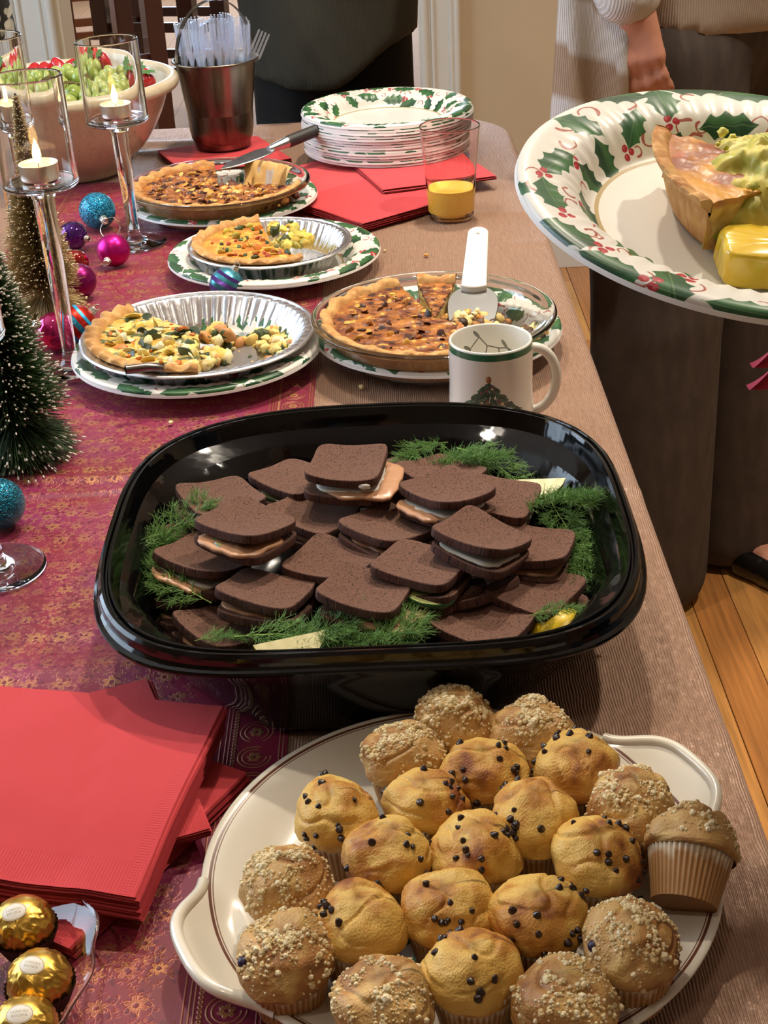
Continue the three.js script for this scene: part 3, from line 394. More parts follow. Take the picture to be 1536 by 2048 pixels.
// ---------- mug ----------
{
  const [x, y, z] = [0.0873, 0.828, -1.2134], R = 0.0375, H = 0.088, g = thing('mug', 'white mug with a green rim band and a printed tree', 'mug', [x, TABLE + onCloth, z]);
  const ivory = '#e9e5da';
  const outside = canvas(2048, 768, (q, w, h) => { q.fillStyle = ivory; q.fillRect(0, 0, w, h); q.fillStyle = '#2f6b4a'; q.fillRect(0, 12, w, 52);
    const r = rng(9), cx = w * 0.5; // a plain decorated fir
    for (let tier = 0; tier < 7; tier++) { const y0 = 240 + tier * 60, half = 50 + tier * 66; for (let k = 0; k < 150; k++) { const t = (r() * 2 - 1), bx = cx + t * half, by = y0 + abs(t) * 58 + (r() - 0.3) * 40, a = t * 1.1 + (r() - 0.5) * 0.7; q.strokeStyle = ['#1f3a33', '#2c4f41', '#3c6350', '#29433d', '#4d7058'][floor(r() * 5)]; q.lineWidth = 6 + r() * 7; q.lineCap = 'round'; q.beginPath(); q.moveTo(bx, by); q.quadraticCurveTo(bx + sin(a) * 20, by + 6, bx + sin(a) * 38, by + 14 + 16 * cos(a)); q.stroke(); } }
    for (let k = 0; k < 26; k++) { const t = r(), bx = cx + (r() * 2 - 1) * (30 + t * 260), by = 270 + t * 400; q.fillStyle = ['#6b4a5a', '#8c5a3a', '#b08a4a', '#7a4048', '#c8b48a'][floor(r() * 5)]; q.beginPath(); q.arc(bx, by, 7 + r() * 8, 0, TAU); q.fill(); }
    q.fillStyle = '#8c5a3a'; q.beginPath(); q.ellipse(cx, 214, 20, 30, 0, 0, TAU); q.fill(); q.fillStyle = '#c09a6a'; q.beginPath(); q.ellipse(cx - 14, 204, 10, 18, 0.3, 0, TAU); q.fill(); });
  const inside = canvas(2048, 768, (q, w, h) => { q.fillStyle = ivory; q.fillRect(0, 0, w, h); q.strokeStyle = '#5c5347'; q.lineCap = 'round'; const X = w * 0.5; // mistletoe sprig inside the lip
    const leaf = (a, b, an, L) => { q.save(); q.translate(a, b); q.rotate(an); q.fillStyle = '#6f7262'; q.beginPath(); q.ellipse(L * 0.6, 0, L * 0.6, L * 0.2, 0, 0, TAU); q.fill(); q.lineWidth = 3; q.stroke(); q.restore(); };
    q.lineWidth = 10; q.beginPath(); q.moveTo(X - 190, 190); q.lineTo(X - 110, 200); q.lineTo(X - 10, 180); q.lineTo(X + 60, 100); q.lineTo(X + 150, 190); q.moveTo(X - 110, 200); q.lineTo(X - 130, 300); q.moveTo(X - 10, 180); q.lineTo(X + 10, 290); q.stroke();
    for (const [a, b, t] of [[-190, 190, 2.6], [-190, 190, -0.9], [-130, 300, 2.9], [-130, 300, 0.9], [10, 290, 3.1], [10, 290, 1.2], [150, 190, 1.3], [150, 190, -0.5], [60, 100, -0.8]]) leaf(X + a, b, t, 66); });
  const turned = (pts, m, n, phase) => add(n, surf(96, pts.length - 1, (u, v) => { const [r, yy] = pts[round(v * (pts.length - 1))], a = u * TAU + phase; return [r * sin(a), yy, r * cos(a)]; }, { uv: (u, v, p) => [u, p[1] / H] }), m, g);
  const glaze = { clearcoat: 0.8, clearcoatRoughness: 0.06 };
  turned(profile([[0, 0.001], [0.03, 0.001], [0.034, 0.002], [R, 0.007], [R, 0.05], [R, H - 0.0015], [R - 0.0006, H]], 40), mat('#ffffff', 0.3, { map: outside, ...glaze }), 'printed_wall', PI - 0.12);
  turned(profile([[R - 0.0006, H], [R - 0.0015, H + 0.0004], [R - 0.0028, H - 0.001], [R - 0.0034, 0.05], [R - 0.004, 0.012], [0.028, 0.006], [0, 0.005]], 40), mat('#ffffff', 0.3, { map: inside, ...glaze }), 'printed_inside', 0.05);
  const hp = []; for (let k = 0; k <= 16; k++) { const a = lerp(-1.75, 1.75, k / 16); hp.push([R - 0.004 + 0.027 * (cos(a) + 0.18) / 1.18, 0.045 - 0.031 * sin(a), 0]); }
  const hd = add('handle', at(tube(hp, 0.0046, 60, 14), 0, 0, 0, 0, 0.1), mat(ivory, 0.3, glaze), g); hd.scale.set(1, 1, 1);
}


// ---------- black catering bowl ----------
const BX = -0.0225, BZ = -0.91, BA = 0.1845, BB = 0.1845;
const superR = (th, n) => 1 / pow(pow(abs(cos(th)), n) + pow(abs(sin(th)), n), 1 / n);
const octR = (th) => { const k = PI / 4, t = ((th + k / 2) % k + k) % k - k / 2; return 1.03 * cos(k / 2) / cos(t); };
{
  const g = thing('catering_bowl', 'glossy black plastic catering bowl filled with brown bread sandwiches', 'bowl', [BX, TABLE, BZ]);
  const black = mat('#050506', 0.1, { specularIntensity: 0.85 });
  // [scale, height, octagon share, exponent]
  const pts = [[0.02, 0.006, 0, 2.4], [0.55, 0.006, 0.6, 2.6], [0.78, 0.0065, 0.9, 3], [0.815, 0.009, 1, 3], [0.835, 0.02, 1, 3], [0.878, 0.048, 0.8, 3], [0.9, 0.062, 0.35, 3.1], [0.91, 0.066, 0.1, 3.2], [0.93, 0.0705, 0, 3.3], [0.947, 0.082, 0, 3.3], [0.954, 0.085, 0, 3.3], [0.961, 0.0853, 0, 3.3], [0.967, 0.0832, 0, 3.3], [0.972, 0.0832, 0, 3.3], [0.977, 0.0856, 0, 3.3], [0.987, 0.0858, 0, 3.3], [0.997, 0.0838, 0, 3.3], [1, 0.081, 0, 3.3], [1.0, 0.0785, 0, 3.3], [1.004, 0.0765, 0, 3.4], [1.013, 0.0757, 0, 3.5], [1.016, 0.0742, 0, 3.5], [1.012, 0.0725, 0, 3.5], [0.985, 0.071, 0, 3.5], [0.955, 0.063, 0, 3.3], [0.905, 0.036, 0.4, 3], [0.87, 0.01, 0.9, 3], [0.84, 0.0025, 1, 3], [0.02, 0.0025, 0, 2.5]];
  const fine = [], sub = 3; for (let i = 0; i < pts.length - 1; i++) for (let k = 0; k < sub; k++) fine.push(pts[i].map((v, q) => lerp(v, pts[i + 1][q], k / sub))); fine.push(pts.at(-1));
  const M_ = fine.length - 1, sh = surf(288, M_, (u, v) => { const [s, y, o, n] = fine[round(v * M_)], th = u * TAU + 0.0001, R = lerp(superR(th, n), octR(th), o * 0.85), dip = step(0.9, 0.98, s) * 0.004 * pow(abs(sin(2 * th)), 3); return [BA * s * R * cos(th), y - dip, BB * s * R * sin(th)]; }, { wrap: true, flip: true });
  add('bowl_shell', toCreasedNormals(sh, 0.3), black, g);
}
// ---------- sandwiches ----------
const SAND = [
  ['S1', -0.0381, 0.088, -0.9737, -0.201, 0.036, 0.017],
  ['S2', -0.1351, 0.068, -0.9670, 0.515, -0.036, -0.081],
  ['S3', -0.1091, 0.084, -0.9002, 0.932, -0.088, -0.111],
  ['S4', -0.1415, 0.056, -0.8986, 1.033, -0.125, -0.235],
  ['S5', -0.0951, 0.058, -0.8488, 1.214, -0.150, -0.145],
  ['S6', -0.1247, 0.036, -0.8370, 0.748, -0.123, -0.206],
  ['S7', -0.1606, 0.030, -0.8982, 0.638, -0.140, -0.097],
  ['S8', -0.0813, 0.062, -1.0095, 0.896, -0.057, -0.038],
  ['S9', -0.0665, 0.058, -0.9547, 1.018, -0.030, -0.155],
  ['S10', -0.0102, 0.064, -0.9209, 0.816, -0.092, -0.124],
  ['S11', 0.0351, 0.080, -0.9416, 0.672, -0.076, -0.043],
  ['S12', 0.0325, 0.066, -0.9972, 0.744, -0.085, -0.090],
  ['S13', 0.0733, 0.066, -0.9546, -0.375, 0.024, -0.105],
  ['S14', 0.0547, 0.078, -0.8749, 0.957, -0.102, -0.231],
  ['S15', 0.0133, 0.068, -0.8568, 1.114, -0.059, -0.073],
  ['S16', -0.0256, 0.066, -0.8278, 1.225, -0.036, -0.129],
  ['S17', -0.0506, 0.056, -0.8859, 1.041, -0.044, -0.016],
  ['S18', 0.0902, 0.046, -0.8530, 0.896, -0.003, 0.003],
  ['S19', 0.0523, 0.042, -0.8157, 0.989, -0.092, -0.041],
  ['S20', 0.0228, 0.042, -0.8582, 0.712, -0.162, 0.261],
  ['S21', 0.0461, 0.040, -0.8654, 0.628, -0.223, 0.219],
  ['S22', 0.0915, 0.056, -0.8950, -0.303, -0.050, -0.013],
  ['S23', -0.0014, 0.062, -1.0003, 0.759, -0.095, -0.067],
  ['S24', -0.1439, 0.046, -0.9542, 0.941, -0.127, -0.136],
];
const breadMap = canvas(1024, 1024, (x, w) => { const r = rng(61); x.fillStyle = '#68483a'; x.fillRect(0, 0, w, w);
  for (let k = 0; k < 26000; k++) { const t = r(), a = r() * w, b = r() * w; x.fillStyle = t < 0.5 ? 'rgba(88,60,46,0.6)' : t < 0.9 ? 'rgba(142,104,80,0.6)' : 'rgba(190,146,108,0.7)'; x.fillRect(a, b, 2 + r() * 3, 1.5 + r() * 2.5); }
  for (let k = 0; k < 2300; k++) { x.fillStyle = `rgba(30,16,12,${0.5 + 0.5 * r()})`; x.beginPath(); x.ellipse(r() * w, r() * w, 2.4 + r() * r() * r() * 13, 1.8 + r() * r() * r() * 8, r() * 3, 0, TAU); x.fill(); } });
const breadBump = canvas(1024, 1024, (x, w) => { const r = rng(61); x.fillStyle = '#b0b0b0'; x.fillRect(0, 0, w, w); for (let k = 0; k < 26000; k++) { const t = r(), a = r() * w, b = r() * w; x.fillStyle = t < 0.5 ? '#909090' : '#c4c4c4'; x.fillRect(a, b, 2 + r() * 3, 1.5 + r() * 2.5); } for (let k = 0; k < 2300; k++) { r(); x.fillStyle = '#202020'; x.beginPath(); x.ellipse(r() * w, r() * w, 2.4 + r() * r() * r() * 13, 1.8 + r() * r() * r() * 8, r() * 3, 0, TAU); x.fill(); } }, { data: true });
const breadMat = mat('#ffffff', 0.9, { map: breadMap, bumpMap: breadBump, bumpScale: 0.0008, vertexColors: true });
const HS = 0.0278, BT = 0.0068;
const sliceGeo = [0, 1, 2, 3, 4].map((k) => { // rounded square slice, dished, one side bowed; crust all round
  const r = rng(70 + k), bowl = 0.004 + 0.004 * r(), tw = (r() - 0.5) * 0.006, bow = 0.12 * r(), rows = [[0, 0], [0.3, 0], [0.55, 0], [0.75, 0], [0.9, 0], [0.97, 0.005], [0.992, 0.06], [1, 0.18], [1.003, 0.5], [1, 0.84], [0.992, 0.95], [0.97, 1], [0.6, 1], [0, 1]];
  const nse = (x, z) => bowl * (x * x + z * z) / (HS * HS) * 0.5 + tw * x * z / (HS * HS);
  return surf(72, rows.length - 1, (u, v) => { const [s, d] = rows[round(v * (rows.length - 1))], th = u * TAU, R = superR(th, 6.4) * (1 + bow * max(0, sin(th)) * 0.6 + 0.012 * N3(cos(th) * 3, sin(th) * 3, k)), x = HS * s * R * cos(th), z = HS * s * R * sin(th); return [x, -d * BT + nse(x, z) + 0.0002 * N3(x * 900, z * 900, k), z]; }, { wrap: true, flip: true, uv: (u, v, p) => [p[0] / 0.075 + k * 0.21 + p[1], p[2] / 0.075 + k * 0.37 + p[1]], col: (u, v) => { const s = round(v * (rows.length - 1)); return s < 6 || s > 10 ? [1, 1, 1] : [0.66, 0.56, 0.62]; } });
});
const salmonGeo = [0, 1].map((k) => surf(40, 6, (u, v) => { const th = u * TAU, [s, d] = [[0, 0.003], [0.8, 0.003], [0.97, 0.0022], [1, 0], [0.97, -0.002], [0.8, -0.0026], [0, -0.0026]][round(v * 6)], R = superR(th, 4) * (1.02 + 0.12 * N3(cos(th) * 2.2, sin(th) * 2.2, k * 7)); return [HS * s * R * cos(th), d + 0.0016 * N3(cos(th) * 3, sin(th) * 3, k + 2), HS * s * R * sin(th)]; }, { wrap: true, flip: true }));
const salmonMat = mat('#c4926c', 0.35, { clearcoat: 0.25, clearcoatRoughness: 0.3 }), cukeSkin = mat('#1f4a20', 0.3, { clearcoat: 0.5 }), cukeFlesh = mat('#b9c27a', 0.3, { clearcoat: 0.5 }), cream = mat('#e9e6d8', 0.5);
const creamGeo = surf(48, 6, (u, v) => { const th = u * TAU, [s, d] = [[0, 0.0018], [0.9, 0.0018], [0.98, 0.001], [1, 0], [0.98, -0.001], [0.9, -0.0015], [0, -0.0015]][round(v * 6)], R = superR(th, 4.5) * (0.87 + 0.07 * N3(cos(th) * 4, sin(th) * 4, 3)); return [HS * s * R * cos(th), d, HS * s * R * sin(th)]; }, { wrap: true, flip: true });
const cukeRing = lathe([[0.0172, -0.0016], [0.0182, -0.0016], [0.0184, 0], [0.0182, 0.0016], [0.0172, 0.0016]], 40), cukeDisc = lathe([[0.0001, 0.0019], [0.0172, 0.0016], [0.0174, 0], [0.0172, -0.0016], [0.0001, -0.0016]], 40);
const sandText = {
  S1: ['brown bread sandwich with salmon and a white cheese lump, highest of the heap', 'scw', 0.013, 0.004], S2: ['brown bread sandwich partly covered by the one with glistening salmon and cucumber', 's', 0, 0], S3: ['brown bread sandwich with glistening salmon and a green cucumber edge bulging out', 'sk', -0.0114, 0.0048],
  S4: ['brown bread sandwich with pale fish filling beside the left dill sprigs', 'sw', -0.0127, -0.0018], S5: ['brown bread sandwich with a bowed front between two others above the front dill', 's', 0, 0], S6: ['lowest brown bread sandwich with dill scraps on it, against the bowl wall', 's', 0, 0], S7: ['brown bread sandwich half buried in dill at the bowl side', 's', 0, 0],
  S8: ['brown bread sandwich with dark mushroomy filling leaning behind the heap', 'k', -0.0097, -0.0026], S9: ['brown bread sandwich behind the cucumber and salmon one', 's', 0, 0], S10: ['brown bread sandwich with a charred shadowy corner in the middle of the heap', 's', 0, 0], S11: ['brown bread sandwich with orange salmon and white cream showing below a bowed slice', 'sw', -0.0112, 0.0013],
  S12: ['brown bread sandwich pointing at the dill along the back wall', 's', 0, 0], S13: ['brown bread sandwich beside the lemon slice at the back', 'w', 0.008, 0.001], S14: ['thick brown bread sandwich with cream cheese, leaning over two others', 'kw', -0.006, 0.003], S15: ['brown bread sandwich with a cucumber slice sliding out of its corner', 'k', -0.019, 0.0116], S16: ['brown bread sandwich with one round hole, above the front dill', 'sk', -0.0045, 0.02],
  S17: ['brown bread sandwich lying flat between the middle rows', 's', 0, 0], S18: ['brown bread sandwich beside the yellow lemon peel', 's', 0, 0], S19: ['brown bread sandwich pressed against the front wall of the bowl', 's', 0, 0], S20: ['brown bread sandwich mostly hidden under the cucumber one', 's', 0, 0], S21: ['brown bread sandwich in the gap beside the lemon peel one', 's', 0, 0], S22: ['brown bread sandwich touching the right dill sprigs', 's', 0, 0], S23: ['brown bread sandwich topped by a salmon flake at the back', 's', 0, 0], S24: ['brown bread sandwich at the bottom under the left heap', 's', 0, 0] };
SAND.forEach(([id, x, h, z, yaw, tx, tz], k) => {
  const [label, fill, fx, fz] = sandText[id], g = thing('sandwich', label, 'sandwich', [x, TABLE + h, z], 'brown bread sandwiches in the black bowl');
  g.rotation.set(tx, yaw, tz, 'XZY'); const q = k % 4 * PI / 2;
  const a = add('bread_slice', sliceGeo[k % 5], breadMat, g); a.rotation.y = q;
  let y = -BT - 0.0022;
  if (fill.includes('w')) { const c = add('cream_cheese', creamGeo, cream, g); c.position.set(fx * 0.3, y + 0.001, fz * 0.5); c.rotation.y = q; }
  if (fill.includes('s')) { const s = add('salmon', salmonGeo[k % 2], salmonMat, g); s.position.set(fx, y - 0.0006, fz); s.scale.set(id === 'S1' ? 1.0 : 0.86, 0.8, id === 'S1' ? 1.0 : 0.86); }
  if (fill.includes('k')) { y -= 0.0025; const c = add('cucumber_slice', cukeDisc, cukeFlesh, g); c.position.set(fx * (id === 'S3' ? 1.35 : 0.9), y + (id === 'S3' ? 0.0012 : 0), fz * (id === 'S3' ? 1.6 : 1.15)); c.rotation.set(0.08, 0, -0.06); add('skin', cukeRing, cukeSkin, c); }
  const b = add('bread_slice', sliceGeo[(k + 2) % 5], breadMat, g); b.position.set(-0.002, -BT - 0.0055, 0.003); b.rotation.y = q + 0.06;
  if (id === 'S1') { const l = add('cheese_lump', lumpBase[1], cream, g); l.scale.set(0.0045, 0.0028, 0.0028); l.position.set(0.0185, -0.001, 0.0275); }
});
// ---------- dill ----------
const dillMat = mat('#6f9c48', 0.55, { transmission: 0.15, thickness: 0 }), dillStem = mat('#86a850', 0.5);
function hairs(list) { // three sided tapering needles: [ax, ay, az, bx, by, bz, r]
  const pos = [], nor = [], idx = []; for (const [ax, ay, az, bx, by, bz, r] of list) { const d = V(bx - ax, by - ay, bz - az).normalize(), p = V(0.31, 0.8, 0.5).cross(d).normalize(), q = d.clone().cross(p), o = pos.length / 3; for (const [cx, cy, cz, s] of [[ax, ay, az, r], [bx, by, bz, r * 0.45]]) for (let k = 0; k < 3; k++) { const c = cos(k * TAU / 3), n = sin(k * TAU / 3); nor.push(p.x * c + q.x * n, p.y * c + q.y * n, p.z * c + q.z * n); pos.push(cx + s * (p.x * c + q.x * n), cy + s * (p.y * c + q.y * n), cz + s * (p.z * c + q.z * n)); } for (let k = 0; k < 3; k++) { const e = (k + 1) % 3; idx.push(o + k, o + e, o + 3 + k, o + e, o + 3 + e, o + 3 + k); } }
  const g = new THREE.BufferGeometry(); g.setAttribute('position', new THREE.Float32BufferAttribute(pos, 3)); g.setAttribute('normal', new THREE.Float32BufferAttribute(nor, 3)); g.setAttribute('uv', new THREE.Float32BufferAttribute(new Array(pos.length / 3 * 2).fill(0), 2)); g.setIndex(idx); return g;
}
function dillSprig(seed) { const r = rng(seed), stem = [], leaf = [], L = 0.06, pt = (t) => V(L * (t - 0.5), 0.006 * sin(t * 3), 0.008 * sin(t * 2.2 + seed)); for (let k = 0; k < 8; k++) { const a = pt(k / 8), b = pt((k + 1) / 8); stem.push([a.x, a.y, a.z, b.x, b.y, b.z, 0.0009 * (1 - k * 0.08)]); }
  for (let k = 1; k <= 9; k++) for (const s of [-1, 1]) { const o = pt(k / 9), len = 0.022 * (1 - 0.5 * k / 9) * (0.8 + 0.5 * r()), ba = 0.6 + 0.5 * r(), bd = V(cos(ba), 0.35 * (r() - 0.2), s * sin(ba)).normalize();
    for (let j = 0; j < 7; j++) { const a = o.clone().addScaledVector(bd, len * j / 7), b = o.clone().addScaledVector(bd, len * (j + 1) / 7); stem.push([a.x, a.y, a.z, b.x, b.y, b.z, 0.0003]); for (let q = 0; q < 4; q++) { const d = bd.clone().add(V(r() - 0.5, (r() - 0.35), r() - 0.5).multiplyScalar(1.7)).normalize(), l = 0.006 + 0.006 * r(), e = b.clone().addScaledVector(d, l); e.y -= 0.001; leaf.push([b.x, b.y, b.z, e.x, e.y, e.z, 0.00028]); if (q < 2) { const m = b.clone().addScaledVector(d, l * 0.5), f = m.clone().addScaledVector(V(r() - 0.5, r() - 0.4, r() - 0.5).normalize(), 0.004); leaf.push([m.x, m.y, m.z, f.x, f.y, f.z, 0.00024]); } } } }
  return [hairs(stem), hairs(leaf)]; }
const dills = [11, 12, 13, 14].map(dillSprig);

const dillWorld = [
  [-0.1839, 0.795, -0.9248, 1.2, 'feathery dill sprig tucked along the candle side of the black bowl', 'dill along the candle side of the bowl'],
  [-0.1891, 0.785, -0.9133, 0.9, 'feathery dill sprig tucked along the candle side of the black bowl', 'dill along the candle side of the bowl'],
  [-0.1934, 0.775, -0.9092, 1.7, 'feathery dill sprig tucked along the candle side of the black bowl', 'dill along the candle side of the bowl'],
  [-0.1831, 0.77, -0.8956, 1.1, 'feathery dill sprig tucked along the candle side of the black bowl', 'dill along the candle side of the bowl'],
  [-0.1743, 0.765, -0.8791, 0.5, 'feathery dill sprig tucked along the candle side of the black bowl', 'dill along the candle side of the bowl'],
  [-0.1683, 0.8, -0.937, 0.9, 'feathery dill sprig tucked along the candle side of the black bowl', 'dill along the candle side of the bowl'],
  [-0.1763, 0.79, -0.8896, 2, 'feathery dill sprig tucked along the candle side of the black bowl', 'dill along the candle side of the bowl'],
  [-0.1706, 0.785, -0.9117, 2.4, 'feathery dill sprig tucked along the candle side of the black bowl', 'dill along the candle side of the bowl'],
  [-0.1545, 0.79, -0.8706, 2.6, 'feathery dill sprig tucked along the candle side of the black bowl', 'dill along the candle side of the bowl'],
  [0.1236, 0.795, -0.9583, -1, 'feathery dill sprig tucked along the person side of the black bowl', 'dill along the person side of the bowl'],
  [0.1246, 0.79, -0.9361, -1.3, 'feathery dill sprig tucked along the person side of the black bowl', 'dill along the person side of the bowl'],
  [0.1149, 0.785, -0.9159, -0.8, 'feathery dill sprig tucked along the person side of the black bowl', 'dill along the person side of the bowl'],
  [0.1286, 0.78, -0.9088, -1.5, 'feathery dill sprig tucked along the person side of the black bowl', 'dill along the person side of the bowl'],
  [0.1227, 0.775, -0.8894, -1.9, 'feathery dill sprig tucked along the person side of the black bowl', 'dill along the person side of the bowl'],
  [0.1299, 0.77, -0.8764, -1.4, 'feathery dill sprig tucked along the person side of the black bowl', 'dill along the person side of the bowl'],
  [0.1113, 0.8, -0.95, -0.4, 'feathery dill sprig tucked along the person side of the black bowl', 'dill along the person side of the bowl'],
  [0.1144, 0.78, -0.8957, -2.2, 'feathery dill sprig tucked along the person side of the black bowl', 'dill along the person side of the bowl'],
  [0.1321, 0.785, -0.9218, -1.2, 'feathery dill sprig tucked along the person side of the black bowl', 'dill along the person side of the bowl'],
  [0.0257, 0.802, -1.0394, -2.2, 'feathery dill sprig lying behind the sandwiches along the back wall', 'dill along the back of the bowl'],
  [0.0489, 0.8, -1.0276, -0.4, 'feathery dill sprig lying behind the sandwiches along the back wall', 'dill along the back of the bowl'],
  [0.0698, 0.8, -1.0167, -0.5, 'feathery dill sprig lying behind the sandwiches along the back wall', 'dill along the back of the bowl'],
  [0.0368, 0.798, -1.024, -0.2, 'feathery dill sprig lying behind the sandwiches along the back wall', 'dill along the back of the bowl'],
  [-0.0827, 0.79, -0.8031, 0.1, 'feathery dill sprig in the row at the front of the sandwiches', 'dill along the front of the bowl'],
  [-0.0627, 0.79, -0.7991, 0.25, 'feathery dill sprig in the row at the front of the sandwiches', 'dill along the front of the bowl'],
  [-0.043, 0.79, -0.794, -0.1, 'feathery dill sprig in the row at the front of the sandwiches', 'dill along the front of the bowl'],
  [-0.0234, 0.79, -0.7925, 0.2, 'feathery dill sprig in the row at the front of the sandwiches', 'dill along the front of the bowl'],
  [-0.0135, 0.792, -0.7928, 0.9, 'feathery dill sprig in the row at the front of the sandwiches', 'dill along the front of the bowl'],
  [-0.0697, 0.784, -0.7993, 0.2, 'feathery dill sprig in the row at the front of the sandwiches', 'dill along the front of the bowl'],
  [-0.05, 0.782, -0.796, 0.1, 'feathery dill sprig in the row at the front of the sandwiches', 'dill along the front of the bowl'],
  [-0.0303, 0.782, -0.7945, -0.15, 'feathery dill sprig in the row at the front of the sandwiches', 'dill along the front of the bowl'],
  [-0.1265, 0.786, -0.809, 0.5, 'small dill scrap lying on the lowest brown bread sandwich', null, true],
  [0.0983, 0.79, -0.8174, -0.4, 'small dill scrap beside the yellow lemon peel', null, true]];
dillWorld.forEach(([x, y, z, turn, label, group, small], k) => {
  const g = thing('dill_sprig', label, 'dill', [x, y, z], group || undefined); g.rotation.set((k % 3 - 1) * 0.25, turn, (k % 2 ? 0.2 : -0.15)); if (small) g.scale.setScalar(0.5); else g.scale.set(1, 0.9, 0.8);
  add('stem', dills[k % 4][0], dillStem, g); add('fronds', dills[k % 4][1], dillMat, g);
});
// ---------- lemon ----------
const rindMat = mat('#f0cc1e', 0.4, { clearcoat: 0.3 }), pulpMat = mat('#efe9b4', 0.35, { clearcoat: 0.5 });
function lemonWedge(label, pos, rot, s = 1, arc = PI / 3) { // a lengthwise wedge: two flesh faces and a band of rind
  const g = thing('lemon_wedge', label, 'lemon', pos); g.rotation.set(...rot); const L = 0.032 * s, R = 0.022 * s, w = (t) => R * pow(max(0, 1 - t * t), 0.62);
  add('rind', surf(20, 28, (u, v) => { const t = v * 2 - 1, a = (u - 0.5) * arc, r = w(t); return [L * t, -r * cos(a), r * sin(a)]; }), rindMat, g);
  for (const d of [-1, 1]) add('flesh', surf(10, 28, (u, v) => { const t = v * 2 - 1, a = d * 0.5 * arc, r = w(t) * u; return [L * t, -r * cos(a) + 0.0006 * sin(t * 14) * u * (1 - u) * 4, r * sin(a)]; }), pulpMat, g);
  return g;
}
lemonWedge('pale lemon wedge lying on the front dill', [-0.0748, 0.802, -0.7823], [-0.5, 0.45, 0.12], 0.78, 0.9);
lemonWedge('lemon wedge with yellow rind upward by the bowl wall near the person', [0.1018, 0.77, -0.8254], [0.3 + PI, -0.55, 0.05], 0.7, 1.6);
lemonWedge('pale lemon wedge lying on its rind behind the sandwiches', [0.102, 0.798, -0.9975], [-0.6, -0.3, -0.05], 0.85, 0.9);


// ---------- round handled platter ----------
const PX = 0.024, PZ = -0.614;
{
  const g = thing('platter', 'round ivory platter with scroll handles and a brown rim line', 'platter', [PX, TABLE + 0.001, PZ]);
  const art = canvas(1536, 1536, (x, w) => { const S = w / 0.36, c = w / 2, r = rng(8); x.fillStyle = '#e9e2d0'; x.fillRect(0, 0, w, w); x.strokeStyle = '#6a4030'; x.lineWidth = 0.0016 * S; x.beginPath(); x.arc(c, c, 0.1375 * S, 0, TAU); x.stroke(); x.lineWidth = 0.0005 * S; x.beginPath(); x.arc(c, c, 0.1357 * S, 0, TAU); x.stroke();
    const leaf = (px, pz, a, L) => { x.save(); x.translate(c + px * S, c + pz * S); x.rotate(a); x.beginPath(); x.moveTo(-L / 2 * S, 0); x.bezierCurveTo(-L * 0.2 * S, -L * 0.24 * S, L * 0.25 * S, -L * 0.2 * S, L / 2 * S, -L * 0.03 * S); x.bezierCurveTo(L * 0.3 * S, L * 0.16 * S, -L * 0.2 * S, L * 0.2 * S, -L / 2 * S, 0); x.fillStyle = '#3f7468'; x.fill(); x.save(); x.clip(); x.fillStyle = '#22443f'; x.fillRect(-L * S, L * 0.02 * S, 2 * L * S, L * S); x.fillStyle = '#8fb0a2'; for (let k = 0; k < 7; k++) x.fillRect((-L * 0.4 + k * L * 0.12) * S, -L * 0.1 * S, L * 0.012 * S, L * 0.1 * S); x.restore(); x.restore(); };
    for (const [px, pz, a, L] of [[-0.07, -0.036, 0.1, 0.042], [-0.028, -0.06, -1.2, 0.04], [0.0, 0.0, 0.6, 0.045], [0.03, 0.04, 1.9, 0.045], [-0.03, 0.04, 2.6, 0.045], [0.06, 0.0, 0.2, 0.045], [-0.02, 0.075, 1.2, 0.04], [0.085, 0.035, 2.3, 0.04]]) leaf(px, pz, a, L); });
  const pr = profile([[0, 0.0065], [0.06, 0.0065], [0.098, 0.007], [0.108, 0.009], [0.122, 0.0145], [0.134, 0.0185], [0.1405, 0.0198], [0.1425, 0.0188], [0.142, 0.0168], [0.13, 0.013], [0.112, 0.0065], [0.1, 0.0035], [0.098, 0.0005], [0.092, 0.0005], [0.09, 0.003], [0, 0.0035]], 70);
  const hand = (a) => { let b = 0; for (const h of [154.5 * RAD, -25.5 * RAD]) { let d = abs(((a - h + PI) % TAU + TAU) % TAU - PI); b = max(b, exp(-pow(d / 0.27, 4))); } return b; };
  const lip = (a, r) => { const b = hand(a), k = step(0.126, 0.1425, r); return [r + 0.019 * b * k, b * (0.007 * pow(k, 2) - 0.0045 * sin(PI * step(0.118, 0.14, r)))]; };
  add('platter_body', surf(400, 70, (u, v) => { const a = u * TAU, [r, y] = pr[round(v * 70)], [q, dy] = lip(a, r); return [q * cos(a), y + dy, q * sin(a)]; }, { flip: true, uv: (u, v) => { const a = u * TAU, r = pr[round(v * 70)][0]; const q = v < 0.55 ? lip(a, r)[0] : 0.12; return [0.5 + q * cos(a) / 0.36, 0.5 - q * sin(a) / 0.36]; } }), mat('#ffffff', 0.22, { map: art, clearcoat: 0.9, clearcoatRoughness: 0.05 }), g);
  for (const h of [154.5, -25.5]) { const p = []; for (let k = 0; k <= 20; k++) { const a = (h + lerp(-22, 22, k / 20)) * RAD, b = hand(a); p.push([(0.1405 + 0.0185 * b) * cos(a), 0.0195 + 0.0065 * b, (0.1405 + 0.0185 * b) * sin(a)]); } add('scroll_handle', tube(p, 0.0035, 60, 12), mat('#e9e2d0', 0.22, { clearcoat: 0.9, clearcoatRoughness: 0.05 }), g); }
}
